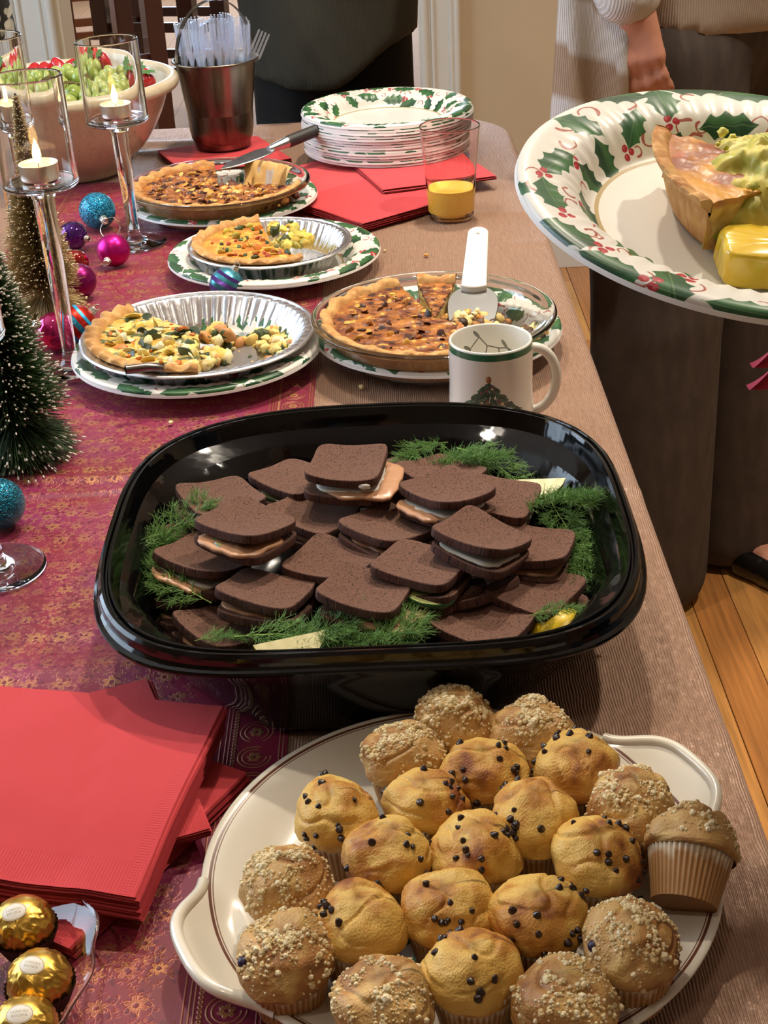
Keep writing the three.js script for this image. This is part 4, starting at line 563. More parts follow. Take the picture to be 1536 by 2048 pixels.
// ---------- mini muffins ----------
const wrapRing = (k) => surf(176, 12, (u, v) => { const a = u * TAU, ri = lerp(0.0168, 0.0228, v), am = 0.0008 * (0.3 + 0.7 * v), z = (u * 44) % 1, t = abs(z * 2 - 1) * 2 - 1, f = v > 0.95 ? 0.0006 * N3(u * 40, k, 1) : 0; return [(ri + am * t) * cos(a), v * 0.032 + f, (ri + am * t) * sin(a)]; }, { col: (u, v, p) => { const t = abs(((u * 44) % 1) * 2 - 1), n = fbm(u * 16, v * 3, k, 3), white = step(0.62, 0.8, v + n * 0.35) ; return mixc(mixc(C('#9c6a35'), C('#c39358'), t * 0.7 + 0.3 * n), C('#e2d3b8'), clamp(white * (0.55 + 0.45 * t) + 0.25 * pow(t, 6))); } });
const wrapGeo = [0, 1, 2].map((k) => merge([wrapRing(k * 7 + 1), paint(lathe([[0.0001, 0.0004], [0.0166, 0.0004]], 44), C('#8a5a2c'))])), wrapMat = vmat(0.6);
const chipGeo = (() => { const b = lathe(profile([[0, 0.0022], [0.0006, 0.0019], [0.0013, 0.0008], [0.0016, 0], [0.0013, -0.0008], [0, -0.001]], 12), 12); return b; })(), chipMat = mat('#2a1712', 0.35, { clearcoat: 0.3 });
const muffinBump = pixelMap(256, 256, (i, j) => { const a = fbm(i * 0.12, j * 0.12, 3, 4), p = N3(i * 0.31, j * 0.31, 7); return 150 + 70 * a - (p > 0.45 ? 110 * (p - 0.45) * 3 : 0); }, { data: true }); muffinBump.repeat.set(3, 1);
const topMat = vmat(0.6, { clearcoat: 0.15, clearcoatRoughness: 0.4, bumpMap: muffinBump, bumpScale: 0.0014 }), crumbMat = vmat(0.85), berryMat = mat('#2a1a3a', 0.4);
function dome(seed, crumb) {
  const r = rng(seed), A = 1 + 0.12 * (r() - 0.5), ox = (r() - 0.5) * 0.005, oz = (r() - 0.5) * 0.005, H = 0.0195 + 0.004 * r();
  const f = (u, v) => { const th = u * TAU, ph = lerp(-0.42, PI / 2, v), c = cos(ph), s = sin(ph), x0 = c * cos(th), z0 = c * sin(th), lowN = fbm(x0 * 1.1 + seed * 3.1, s * 1.1, z0 * 1.1, 2), fine = fbm(x0 * 5 + seed, s * 5, z0 * 5, 3), cr = N3(x0 * 0.95 + seed * 1.7, s * 1.1, z0 * 0.95), crack = -0.075 * exp(-cr * cr * 420) * step(0.1, 0.6, s), knob = 0.11 * exp(-(pow(x0 - 0.5 * cos(seed * 2.4), 2) + pow(z0 - 0.5 * sin(seed * 2.4), 2) + pow(s - 0.75, 2)) * 7); const k = 1 + 0.2 * lowN + 0.035 * fine + crack + knob; const R = 0.0247 * k; return [R * c * cos(th) * A + ox * max(0, s), 0.03 + (s > 0 ? H * k * pow(s, 0.92) : 0.0095 * s), R * c * sin(th) / A + oz * max(0, s)]; };
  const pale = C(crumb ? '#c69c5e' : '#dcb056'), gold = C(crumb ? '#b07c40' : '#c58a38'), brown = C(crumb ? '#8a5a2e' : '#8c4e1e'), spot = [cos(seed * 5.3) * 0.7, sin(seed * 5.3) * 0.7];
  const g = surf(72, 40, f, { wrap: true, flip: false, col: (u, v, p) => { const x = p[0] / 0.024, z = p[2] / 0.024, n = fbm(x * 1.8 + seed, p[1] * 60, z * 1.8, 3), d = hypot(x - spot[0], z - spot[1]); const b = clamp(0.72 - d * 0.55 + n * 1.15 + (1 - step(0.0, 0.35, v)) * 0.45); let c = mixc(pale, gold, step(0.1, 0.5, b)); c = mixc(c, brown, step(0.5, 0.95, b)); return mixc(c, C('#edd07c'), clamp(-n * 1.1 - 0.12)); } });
  return [g, f];
}
function onDome(f, u, v, e = 0.01) { const p = V(...f(u, v)), a = V(...f((u + e) % 1, v)), b = V(...f(u, min(1, v + e))), n = a.sub(p).cross(b.sub(p)).normalize(); if (n.dot(V(p.x, p.y - 0.026, p.z)) < 0) n.negate(); return [p, n]; }
function muffin(label, kind, x, z, seed, tilt = [0, 0, 0], y = 0.0075) {
  const g = thing('muffin', label, 'muffin', [x, TABLE + y, z], kind === 'chip' ? 'chocolate chip mini muffins on the platter' : 'crumb topped mini muffins on the platter'), r = rng(seed * 91);
  g.rotation.set(tilt[0] + (r() - 0.5) * 0.12, tilt[1] + r() * 0.4, tilt[2] + (r() - 0.5) * 0.12);
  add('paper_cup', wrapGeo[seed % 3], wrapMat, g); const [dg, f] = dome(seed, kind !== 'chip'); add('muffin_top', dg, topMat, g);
  if (kind === 'chip') { const cl = [[r(), 0.35 + 0.3 * r()], [r(), 0.5 + 0.2 * r()], [r(), 0.3]]; for (let k = 0; k < 17; k++) { const q = cl[k % 3], near = k < 10, u = ((near ? q[0] + (r() - 0.5) * 0.16 : r()) + 1) % 1, v = near ? clamp(q[1] + (r() - 0.5) * 0.3, 0.16, 0.9) : 0.14 + 0.7 * r(), [p, n] = onDome(f, u, v), m = add('chocolate_chip', chipGeo, chipMat, g); m.position.copy(p).addScaledVector(n, -0.0005); m.quaternion.setFromUnitVectors(V(0, 1, 0), n.add(V(r() - 0.5, r() - 0.5, r() - 0.5).multiplyScalar(0.9)).normalize()); m.scale.setScalar(1.05 + 0.5 * r()); } }
  else { // streusel: clumps gathered in patches
    const out = []; for (let k = 0; k < 900; k++) { const u = r(), v = 0.1 + 0.85 * sqrt(r()), pt = f(u, v), w = fbm(pt[0] * 70 + seed, pt[1] * 70, pt[2] * 70, 2); if (w < -0.1) continue; const [p, n] = onDome(f, u, v), s = 0.0011 * (0.4 + 1.9 * r() * r() * r() + 1.6 * max(0, w)); p.addScaledVector(n, s * 0.1); out.push(paint(at(new THREE.IcosahedronGeometry(s, 0), p.x, p.y, p.z, r() * 6, r() * 6, r() * 6).scale(1, 1, 1), mulc(C(['#e2cfa0', '#d4b984', '#ecdcb4'][floor(r() * 3)]), 0.85 + 0.25 * r()))); }
    if (out.length) tag(add('crumb_topping', merge(out), crumbMat, g), null, null, null, 'stuff');
    if (kind === 'berry') { const [p, n] = onDome(f, 0.45, 0.45), m = add('blueberry', new THREE.SphereGeometry(0.0032, 14, 10), berryMat, g); m.position.copy(p).addScaledVector(n, -0.0012); }
  }
  return g;
}
const chipLabel = (s) => 'mini chocolate chip muffin ' + s, crumbLabel = (s) => 'mini crumb topped muffin ' + s;
[
  [0.0298, 0.785, -0.7137, 'crumb', crumbLabel('with a round knob, closest to the black bowl')],
  [0.0735, 0.785, -0.7006, 'crumb', crumbLabel('with a flattened pale top, between black bowl and chips')],
  [-0.0039, 0.785, -0.685, 'crumb', crumbLabel('thickly coated, at the bare side of the platter')],
  [0.0431, 0.785, -0.6646, 'chip', chipLabel('standing behind the one with the cracked crown')],
  [0.0941, 0.785, -0.6634, 'chip', chipLabel('with scattered chips all over, near the back handle')],
  [0.0063, 0.785, -0.6394, 'chip', chipLabel('next to the thickly coated crumb muffin')],
  [-0.0418, 0.785, -0.6322, 'chip', chipLabel('beside the printed green leaf')],
  [0.067, 0.785, -0.6235, 'chip', chipLabel('with a cluster of chips on its browned side')],
  [0.121, 0.785, -0.6294, 'crumb', crumbLabel('with a smooth brown crown beside the back handle')],
  [-0.0164, 0.785, -0.5947, 'chip', chipLabel('with a nearly bare golden top')],
  [0.0301, 0.785, -0.5965, 'chip', chipLabel('with a line of chips, in the middle')],
  [0.0949, 0.785, -0.5887, 'chip', chipLabel('large and lumpy, beside the tipped muffin')],
  [-0.0672, 0.785, -0.58, 'crumb', crumbLabel('in front of the printed green leaf')],
  [0.1382, 0.77, -0.5656, 'crumb', crumbLabel('tipped over onto the rim showing its paper cup'), [-0.95, 0, -0.22], 0.0275],
  [-0.0303, 0.785, -0.5466, 'chip', chipLabel('with a dense patch of chips beside the blueberry muffin')],
  [0.0148, 0.785, -0.5561, 'chip', chipLabel('with a dark hollow of chips at its crown')],
  [0.0607, 0.785, -0.5499, 'chip', chipLabel('pale and domed with few chips')],
  [-0.0659, 0.785, -0.5281, 'berry', crumbLabel('with a blueberry showing, beside the front handle')],
  [0.1043, 0.785, -0.5234, 'berry', crumbLabel('alone in front of the tipped muffin')],
  [0.0255, 0.785, -0.5126, 'chip', chipLabel('at the near edge between two crumb muffins')],
  [-0.018, 0.785, -0.4954, 'crumb', crumbLabel('at the near rim next to the blueberry muffin')],
  [0.0686, 0.785, -0.4909, 'crumb', crumbLabel('at the near rim with two pale floury patches')],
].forEach(([x, y, z, kind, label, tilt, yy], k) => muffin(label, kind, x, z, k + 1, tilt, yy));
{ const g = thing('crumb', 'small yellow muffin crumb on the bare side of the platter', 'crumb', [-0.0713, 0.754, -0.6948]); add('crumb_piece', lumpBase[2], mat('#e0b860', 0.8), g).scale.set(0.0026, 0.0018, 0.0034); }

// ---------- gold wrapped chocolates in a glass dish ----------
{
  const cx = -0.262, cz = -0.545, g = thing('glass_dish', 'clear glass dish with a wavy rim holding gold chocolates', 'dish', [cx, TABLE + 0.002, cz]);
  const pr = profile([[0, 0.002], [0.045, 0.002], [0.058, 0.004], [0.076, 0.0135], [0.09, 0.022], [0.0955, 0.0245]], 24), wavy = (a, r) => step(0.06, 0.095, r) * 0.0016 * sin(a * 16);
  add('glass_body', surf(220, 24, (u, v) => { const a = u * TAU, [r, y] = pr[round(v * 24)], w = wavy(a, r); return [(r + w) * cos(a), y + w * 0.8, (r + w) * sin(a)]; }, { wrap: true, flip: true }), mat('#ffffff', 0.03, { transmission: 1, thickness: 0, ior: 1.5 }), g);
  add('glass_rim', tube(Array.from({ length: 128 }, (_, k) => { const a = k / 128 * TAU, w = wavy(a, 0.0955); return [(0.0957 + w) * cos(a), 0.0245 + w * 0.8, (0.0957 + w) * sin(a)]; }), 0.0011, 256, 8, true), mat('#ffffff', 0.03, { transmission: 1, thickness: 0.002, ior: 1.45 }), g);
  const foil = surf(96, 64, (u, v) => { const th = u * TAU, ph = v * PI, x = sin(ph) * cos(th), y = cos(ph), z = sin(ph) * sin(th), rid = 1 - abs(N3(x * 3.2, y * 1.7, z * 3.2)), fr = 1 - abs(N3(x * 7 + 3, y * 4, z * 7)), k = 1 + 0.055 * (pow(rid, 4) - 0.4) * step(0.05, 0.4, 1 - y) + 0.03 * (pow(fr, 3) - 0.4) * step(0.05, 0.4, 1 - y), R = 0.0162; return [R * k * x, R * (0.94 * k * y), R * k * z]; }, { wrap: true, flip: true });
  const sticker = canvas(256, 192, (x, w, h) => { x.fillStyle = '#ece7dc'; x.fillRect(0, 0, w, h); x.strokeStyle = '#b59a5a'; x.lineWidth = 7; x.beginPath(); x.ellipse(w / 2, h / 2, w / 2 - 8, h / 2 - 8, 0, 0, TAU); x.stroke(); x.fillStyle = '#b0a68e'; x.textAlign = 'center'; x.font = 'bold 34px serif'; x.fillText('FERRERO', w / 2, 88); x.fillText('ROCHER', w / 2, 126); });
  const stickerGeo = surf(40, 6, (u, v) => { const a = u * TAU, x = 0.0066 * v * cos(a), z = 0.005 * v * sin(a); return [x, sqrt(max(0, 0.0158 * 0.0158 - x * x - z * z)) + 0.0005, z]; }, { uv: (u, v) => [0.5 + 0.5 * v * cos(u * TAU), 0.5 - 0.5 * v * sin(u * TAU)], flip: true });
  const cup = surf(120, 6, (u, v) => { const a = u * TAU, t = (u * 36) % 1, w = abs(t * 2 - 1) * 0.0012; const r = lerp(0.0115, 0.0172, v) + w; return [r * cos(a), -0.0155 + v * 0.014, r * sin(a)]; }, { wrap: true });
  const goldMat = mat('#dcb254', 0.33, { metalness: 1 }), cupMat = mat('#3a2116', 0.7), stMat = mat('#ffffff', 0.5, { map: sticker });
  [[-0.2077, 0.774, -0.5717, 0.2, 'gold foil chocolate nearest the red napkins in the glass dish', 0.32, 0.1], [-0.1914, 0.774, -0.5325, -0.25, 'gold foil chocolate in the middle by the rim of the glass dish', 0.28, 0.05], [-0.1925, 0.774, -0.5018, 0.1, 'gold foil chocolate nearest the bare side of the glass dish', 0.3, -0.05], [-0.242, 0, -0.548, 0.6, 'gold foil chocolate behind the others in the glass dish', 0.2, 0.1]].forEach(([x, y, z, turn, label, tx, tz]) => {
    const c = thing('wrapped_chocolate', label, 'chocolate', [x, TABLE + 0.026, z], 'gold wrapped chocolates'); add('gold_foil', foil, goldMat, c).rotation.set(0, turn * 9, 0); const s = add('sticker', stickerGeo, stMat, c); s.rotation.set(tx, turn, tz); add('paper_cup', cup, cupMat, c); });
}


// ---------- candle holders ----------
const stemGlass = mat('#ffffff', 0.015, { transmission: 1, thickness: 0.01, ior: 1.5 }), thinGlass = mat('#fbfdff', 0.02, { transmission: 1, thickness: 0, ior: 1.5 });
function candleHolder(label, x, z, H, cupH, R, lean = 0) {
  const g = thing('candle_holder', label, 'candle holder', [x, TABLE + 0.0022, z], 'stemmed glass candle holders'), b = H - cupH; g.rotation.z = lean;
  add('foot', lathe(profile([[0, 0], [0.036, 0], [0.04, 0.0012], [0.0395, 0.003], [0.03, 0.0045], [0.014, 0.007], [0.0085, 0.013], [0.0075, 0.02], [0, 0.02]], 40), 72), stemGlass, g);
  add('stem', lathe([[0.0001, 0.02], [0.0075, 0.02], [0.0078, 0.05], [0.0092, b * 0.6], [0.0105, b - 0.012], [0.014, b - 0.003], [0.016, b], [0.0001, b]], 40), stemGlass, g);
  add('cup_floor', lathe(profile([[0, b], [R - 0.004, b], [R, b + 0.003], [R, b + 0.007], [R - 0.003, b + 0.0075], [0, b + 0.0075]], 30), 72), stemGlass, g);
  add('cup_wall', lathe([[R, b + 0.006], [R, H - 0.001], [R - 0.0012, H + 0.0006], [R - 0.0026, H - 0.001], [R - 0.0026, b + 0.0072]], 72), stemGlass, g);
  return g;
}
function tealight(label, x, y, z) {
  const g = thing('tealight', label, 'candle', [x, y, z], 'lit tealight candles');
  add('metal_cup', lathe([[0.0001, 0.0004], [0.018, 0.0004], [0.0188, 0.002], [0.0189, 0.0155], [0.0193, 0.0162], [0.0186, 0.0162], [0.0182, 0.0125]], 48), mat('#d7d3cc', 0.3, { metalness: 1 }), g);
  add('wax', lathe([[0.0001, 0.0118], [0.012, 0.0118], [0.0182, 0.0126], [0.0182, 0.002], [0.0001, 0.002]], 40), mat('#f0e2c4', 0.3, { clearcoat: 0.5 }), g);
  add('wick', tube([[0, 0.011, 0], [0.0004, 0.015, 0], [0.0012, 0.0185, 0]], 0.0005, 8, 6), mat('#2a2018', 0.9), g);
  const f = add('flame', lathe(profile([[0.0004, 0.0155], [0.0028, 0.018], [0.0042, 0.0225], [0.0036, 0.029], [0.0016, 0.036], [0, 0.04]], 24), 20), mat('#000000', 1, { emissive: '#ffc26e', emissiveIntensity: 26 }), g); f.castShadow = false;
  const l = new THREE.PointLight(new THREE.Color(1, 0.62, 0.28), 0.22, 0, 2); l.position.set(0, 0.027, 0); l.castShadow = true; l.shadow.radius = 0.2; g.add(l);
}
const holders = [[-0.3265, 0.74, -1.8196, 0.256, 0.1, 0.0385, 0.018, 'stemmed glass candle holder beside the blue ball and the back quiche'], [-0.3338, 0.74, -1.4025, 0.298, 0.106, 0.0365, 0.012, 'tall stemmed glass candle holder between gold tree and spinach quiche'], [-0.3211, 0.74, -0.9899, 0.292, 0.1, 0.0395, 0, 'stemmed glass candle holder in front of the green tree by the blue ball'], [-0.4301, 0.74, -1.6474, 0.295, 0.103, 0.0385, 0, 'stemmed glass candle holder standing behind the gold tree']];
holders.forEach(([x, y, z, H, c, R, lean, label], k) => { candleHolder(label, x, z, H, c, R, lean); tealight('lit tealight in the ' + label.replace('stemmed glass candle holder', 'glass holder'), x - sin(lean) * (H - c), TABLE + 0.0024 + H - c + 0.0078, z); });

// ---------- bottle brush trees ----------
function brushTree(label, x, z, H, R, base, c0, c1, tipC, nB, seed, tipShare, lift) {
  const g = thing('bottle_brush_tree', label, 'tree', [x, TABLE + 0.0022, z]), r = rng(seed);
  const wood = pixelMap(256, 64, (i, j) => { const n = fbm(i * 0.09, j * 0.06, 3, 4), k = pow(abs(N3(i * 0.13, j * 0.02, 6)), 0.5); return mixc([98, 58, 30], [54, 30, 18], clamp(0.4 + n + 0.3 * (1 - k))); });
  add('wood_base', lathe([[0.0001, base[1]], [base[0] * 0.96, base[1]], [base[0], base[1] * 0.88], [base[0], base[1] * 0.1], [base[0] * 0.97, 0], [0.0001, 0]], 48), mat('#ffffff', 0.75, { map: wood }), g);
  add('wire_trunk', at(new THREE.CylinderGeometry(0.0016, 0.0018, H - base[1], 8), 0, (H + base[1]) / 2, 0), mat('#5c5a4c', 0.4, { metalness: 0.8 }), g);
  const nee = new THREE.CylinderGeometry(0.00022, 0.0003, 1, 3, 1, true).translate(0, 0.5, 0), tip = new THREE.CapsuleGeometry(0.0008, 0.0018, 2, 6);
  const im = new THREE.InstancedMesh(nee, mat('#ffffff', 0.55, c1.opt), nB), tips = [], m = new THREE.Matrix4(), q = new THREE.Quaternion(), col = new THREE.Color();
  for (let k = 0; k < nB; k++) { const t = pow(r(), 1.35), y = lerp(lift, H - 0.004, t), a = r() * TAU, layer = 0.9 + 0.1 * sin(y * 900), L = (R * (1 - pow(t, 0.85) * 0.93)) * (0.8 + 0.26 * r()) * layer, dir = V(cos(a), (t < 0.08 ? -0.45 : 0.12) + 0.35 * (r() - 0.5) + 0.3 * t, sin(a)).normalize(); q.setFromUnitVectors(V(0, 1, 0), dir); m.compose(V(0, y, 0), q, V(1, L, 1)); im.setMatrixAt(k, m); col.setRGB(...mulc(mixc(c0, c1.c, r()), 0.7 + 0.6 * r())); im.setColorAt(k, col); if (r() < tipShare) tips.push([dir.clone().multiplyScalar(L).add(V(0, y, 0)), q.clone()]); }
  im.name = 'bristles'; im.castShadow = im.receiveShadow = true; g.add(im); tag(im, null, null, null, 'stuff');
  const tm = new THREE.InstancedMesh(tip, tipC, tips.length); tips.forEach(([p, qq], k) => { m.compose(p, qq, V(1, 0.8 + r() * 0.7, 1)); tm.setMatrixAt(k, m); }); tm.name = 'frosted_tips'; tm.castShadow = tm.receiveShadow = true; g.add(tm); tag(tm, null, null, null, 'stuff');
}
brushTree('dark green bottle brush tree with snowy tips on a wood slice', ...[-0.3464, 0.74, -1.1959].filter((v, k) => k !== 1), 0.245, 0.066, [0.0325, 0.02], C('#1e3a1e'), { c: C('#41602c'), opt: {} }, mat('#e8e6dc', 0.5), 15000, 21, 0.13, 0.026);
brushTree('champagne gold bottle brush tree behind the green one', ...[-0.3853, 0.74, -1.5455].filter((v, k) => k !== 1), 0.25, 0.052, [0.024, 0.016], C('#b39a66'), { c: C('#e0cc98'), opt: { metalness: 0.6, roughness: 0.4 } }, mat('#e2d2ac', 0.3, { metalness: 0.7 }), 13000, 22, 0.16, 0.02);

// ---------- christmas balls ----------
const glitterMaps = {};
function glitter(c) { if (!glitterMaps[c]) { const r = rng(5), b = new THREE.Color(c).getRGB({}, THREE.SRGBColorSpace); glitterMaps[c] = [canvas(512, 256, (x, w, h) => { for (let k = 0; k < 16000; k++) { const t = 0.45 + 0.9 * r(), e = r() < 0.08 ? 90 : 0; x.fillStyle = `rgb(${min(255, b.r * 255 * t + e)},${min(255, b.g * 255 * t + e)},${min(255, b.b * 255 * t + e)})`; x.fillRect(r() * w, r() * h, 3 + r() * 3, 3 + r() * 2); } }), canvas(512, 256, (x, w, h) => { for (let k = 0; k < 16000; k++) { const g = floor(r() * 255); x.fillStyle = `rgb(${g},${g},${g})`; x.fillRect(r() * w, r() * h, 3 + r() * 3, 3 + r() * 2); } }, { data: true })]; } return glitterMaps[c]; }
const silver = mat('#cfc9bc', 0.25, { metalness: 1 });
function ball(label, x, z, r, material, capDir, stripes) {
  const g = thing('ornament_ball', label, 'ornament', [x, TABLE + 0.0026 + r, z], 'christmas ball ornaments'); g.quaternion.setFromUnitVectors(V(0, 1, 0), V(...capDir).normalize());
  add('ball', new THREE.SphereGeometry(r, 56, 40), material, g);
  add('cap', surf(60, 6, (u, v) => { const a = u * TAU, rr = [0.0001, 0.0035, 0.0042, 0.0044, 0.0046, 0.005, 0.0052][round(v * 6)] * r / 0.021, y = [0.0265, 0.0265, 0.026, 0.024, 0.0222, 0.0204, 0.0198][round(v * 6)] * r / 0.021, fl = v > 0.4 ? 0.0003 * sin(a * 14) : 0; return [(rr + fl) * cos(a), y, (rr + fl) * sin(a)]; }, { wrap: true, flip: true }), silver, g);
  add('loop', at(new THREE.TorusGeometry(0.0028, 0.00045, 8, 24), 0, r * 1.37, 0), silver, g);
  for (const [c, y0, y1, gl] of stripes || []) { const pts = []; for (let k = 0; k <= 10; k++) { const y = lerp(y0, y1, k / 10) * r; pts.push([sqrt(r * r - y * y) + 0.0004, y]); } const mm = gl ? mat('#ffffff', 0.35, { map: glitter(c)[0], bumpMap: glitter(c)[1], bumpScale: 0.0008, metalness: 0.5 }) : mat(c, 0.4, { metalness: 0.3 }); add('stripe', lathe(pts, 56), mm, g); }
  return g;
}
const glitterMat = (c) => mat('#ffffff', 0.3, { map: glitter(c)[0], bumpMap: glitter(c)[1], bumpScale: 0.0012, metalness: 0.6, clearcoat: 0.4 });
const matte = (c) => mat(c, 0.32, { metalness: 0.75 }), shiny = (c) => mat(c, 0.08, { metalness: 0.8, clearcoat: 1 });
const XZ = (x, y, z) => [x, z];
const bb = ball('turquoise glitter ball with a silver cap beside the back candle holder', ...XZ(-0.3856, 0.765, -1.8963), 0.0242, glitterMat('#0e86b0'), [0.45, -0.25, 0.85]);
ball('purple mirrored ball half hidden behind the gold tree', ...XZ(-0.4033, 0.76, -1.8079), 0.0185, shiny('#5a1a8a'), [0.9, -0.15, 0.3]);
ball('matte magenta ball with its silver cap towards the green tree side', ...XZ(-0.3395, 0.762, -1.7333), 0.0205, matte('#c0157a'), [-0.25, -0.35, 0.9]);
ball('plum matte ball touching the gold tree bristles', ...XZ(-0.3627, 0.762, -1.6215), 0.0205, matte('#86145e'), [-0.8, 0.1, -0.5]);
ball('small red ball behind the plum matte ball', ...XZ(-0.3815, 0.757, -1.7044), 0.016, shiny('#b01a1c'), [-0.5, 0.6, -0.6]);
ball('red ball with turquoise glitter stripes beside the spinach quiche', ...XZ(-0.3393, 0.762, -1.4759), 0.021, matte('#c82c1e'), [0.75, 0.5, -0.35], [['#1590b8', -0.12, 0.16, true], ['#2a9ccc', -0.62, -0.42, false], ['#2a9ccc', 0.46, 0.62, false]]);
ball('shiny hot pink ball beside the tall candle holder', ...XZ(-0.3598, 0.761, -1.4573), 0.021, shiny('#c2126a'), [-0.6, 0.5, 0.4]);
ball('pale turquoise ball with purple glitter stripes between the two foil pans', ...XZ(-0.1876, 0.76, -1.5895), 0.0192, matte('#4f9fb4'), [0.5, 0.75, -0.2], [['#5a2a9a', -0.1, 0.16, true], ['#5a2a9a', -0.62, -0.4, true], ['#5a2a9a', 0.44, 0.62, true]]);
ball('turquoise glitter ball behind the candle holder by the green tree', ...XZ(-0.3306, 0.764, -1.0611), 0.0215, glitterMat('#0a7d9c'), [-0.7, 0.2, -0.5]);
{ const p = bb.position, g = thing('ribbon', 'thin silver ribbon curling from the turquoise glitter ball', 'ribbon', [p.x, TABLE + 0.003, p.z]); add('ribbon_strand', tube([[0.014, 0.02, 0.028], [0.008, 0.008, 0.036], [0.014, 0.002, 0.046], [0.028, 0.001, 0.052], [0.04, 0.001, 0.056]], 0.0007, 40, 6), silver, g); add('ribbon_strand', tube([[0.014, 0.02, 0.028], [0.026, 0.022, 0.03], [0.034, 0.01, 0.034], [0.03, 0.002, 0.04]], 0.0006, 40, 6), silver, g); }

// ---------- fruit bowl ----------
const FBX = -0.47, FBZ = -2.2;
{
  const speck = pixelMap(512, 256, (i, j) => { const s = N3(i * 0.45, j * 0.45, 3), n = fbm(i * 0.03, j * 0.03, 1, 3); return s > 0.5 ? [120, 92, 66] : mixc([208, 196, 168], [192, 178, 148], clamp(0.5 + n)); });
  speck.repeat.set(4, 2);
  const g = thing('fruit_bowl', 'cream speckled stoneware bowl heaped with grapes and strawberries', 'bowl', [FBX, TABLE + 0.001, FBZ]);
  add('bowl_body', lathe(profile([[0, 0.004], [0.06, 0.004], [0.066, 0], [0.072, 0.002], [0.078, 0.012], [0.11, 0.04], [0.138, 0.082], [0.152, 0.115], [0.157, 0.121], [0.166, 0.1215], [0.1695, 0.128], [0.167, 0.136], [0.159, 0.139], [0.152, 0.135], [0.146, 0.115], [0.128, 0.075], [0.1, 0.038], [0.06, 0.014], [0, 0.012]], 80), 96), mat('#ffffff', 0.3, { map: speck, clearcoat: 0.6, clearcoatRoughness: 0.1 }), g);
  const r = rng(15), grapeG = [new THREE.SphereGeometry(0.0115, 18, 14).scale(1, 1.18, 1), new THREE.SphereGeometry(0.0105, 18, 14).scale(1, 1.1, 1)], grapeM = ['#a9bd5c', '#b6c66c', '#9cb450', '#c0cc7c'].map((c) => mat(c, 0.28, { transmission: 0.25, thickness: 0.02, attenuationColor: new THREE.Color(c), attenuationDistance: 0.02, clearcoat: 0.3 }));
  const sG = surf(24, 20, (u, v) => { const ph = v * PI, th = u * TAU, w = sin(ph) * (1 - 0.28 * (1 - cos(ph)) * 0.5) * (1 + 0.02 * sin(th * 9 + v * 30)); return [0.0145 * w * cos(th), 0.019 * cos(ph), 0.0145 * w * sin(th)]; }, { wrap: true, flip: true }), seedBump = pixelMap(64, 64, (i, j) => ((i + (floor(j / 8) % 2) * 4) % 8 < 2 && j % 8 < 3 ? 60 : 160), { data: true });
  const sM = mat('#b3161c', 0.3, { bumpMap: seedBump, bumpScale: 0.0008, clearcoat: 0.6 }), lM = mat('#3f6a2a', 0.6);
  const leafG = merge([0, 1, 2, 3, 4, 5, 6].map((k) => { const s = surf(4, 6, (u, v) => [(u - 0.5) * 0.007 * sin(PI * min(1, v + 0.15)), 0.002 * sin(v * 3), v * 0.013]); return at(s, 0, 0, 0, -0.2, k * TAU / 7, 0); }));
  const top = (x, z) => 0.118 + 0.03 * max(0, 1 - hypot(x, z) / 0.13);
  const spots = []; let n = 0, tries = 0; while (n < 84 && tries++ < 4000) { const x = (r() - 0.35) * 0.27, z = -0.05 + (r() - 0.15) * 0.19; if (hypot(x, z) > 0.126) continue; if (spots.some((s) => hypot(s[0] - x, s[1] - z) < 0.0195)) continue; spots.push([x, z]); n++; }
  for (const [x, z] of spots) { const straw = z < -0.035 && x < 0.06 && N3(x * 18, z * 18, 4) > -0.28; if (straw) { const q = thing('strawberry', 'red strawberry among those at the back of the fruit bowl', 'strawberry', [FBX + x, TABLE + top(x, z) + 0.01, FBZ + z], 'strawberries in the fruit bowl'); q.rotation.set(r() * 3, r() * 6, r() * 2); add('berry', sG, sM, q); const l = add('leaves', leafG, lM, q); l.position.y = 0.0185; }
    else { const m = tag(add('grape', grapeG[floor(r() * 2)], grapeM[floor(r() * 4)]), 'pale green grape heaped in the speckled fruit bowl', 'grape', 'green grapes in the fruit bowl'); m.position.set(FBX + x, TABLE + top(x, z) + (r() - 0.5) * 0.012, FBZ + z); m.rotation.set(r() * 3, r() * 3, r() * 3); } }
  for (const [x, z, s] of [[0.115, -0.04, 0.8], [0.125, 0.015, 0.7]]) { const q = thing('strawberry', s > 0.75 ? 'strawberry with upright leaves at the rim beside the pail' : 'orange red strawberry against the bowl rim beside the pail', 'strawberry', [FBX + x, TABLE + 0.128, FBZ + z]); q.rotation.set(0.5, r() * 6, -0.4); add('berry', sG, sM, q); const l = add('leaves', leafG, lM, q); l.position.y = 0.0185; l.scale.setScalar(1.3); }
  { const q = thing('grape_twig', 'brown branching grape twig among the green grapes', 'twig', [FBX + 0.02, TABLE + 0.148, FBZ + 0.085]); const st = []; for (let k = 0; k < 9; k++) { const a = k * 0.7; st.push(tube([[0.004 * k - 0.02, 0.003 * sin(k), 0], [0.004 * k - 0.018, 0.004, 0.006 * cos(a)], [0.005 * k - 0.02, 0.002, 0.016 * cos(a)]], 0.0008, 8, 5)); } st.push(tube([[-0.024, 0, 0], [0, 0.004, 0.002], [0.022, 0.001, 0]], 0.0013, 16, 6)); add('stem_branches', merge(st), mat('#6a5a2c', 0.7), q); }
}
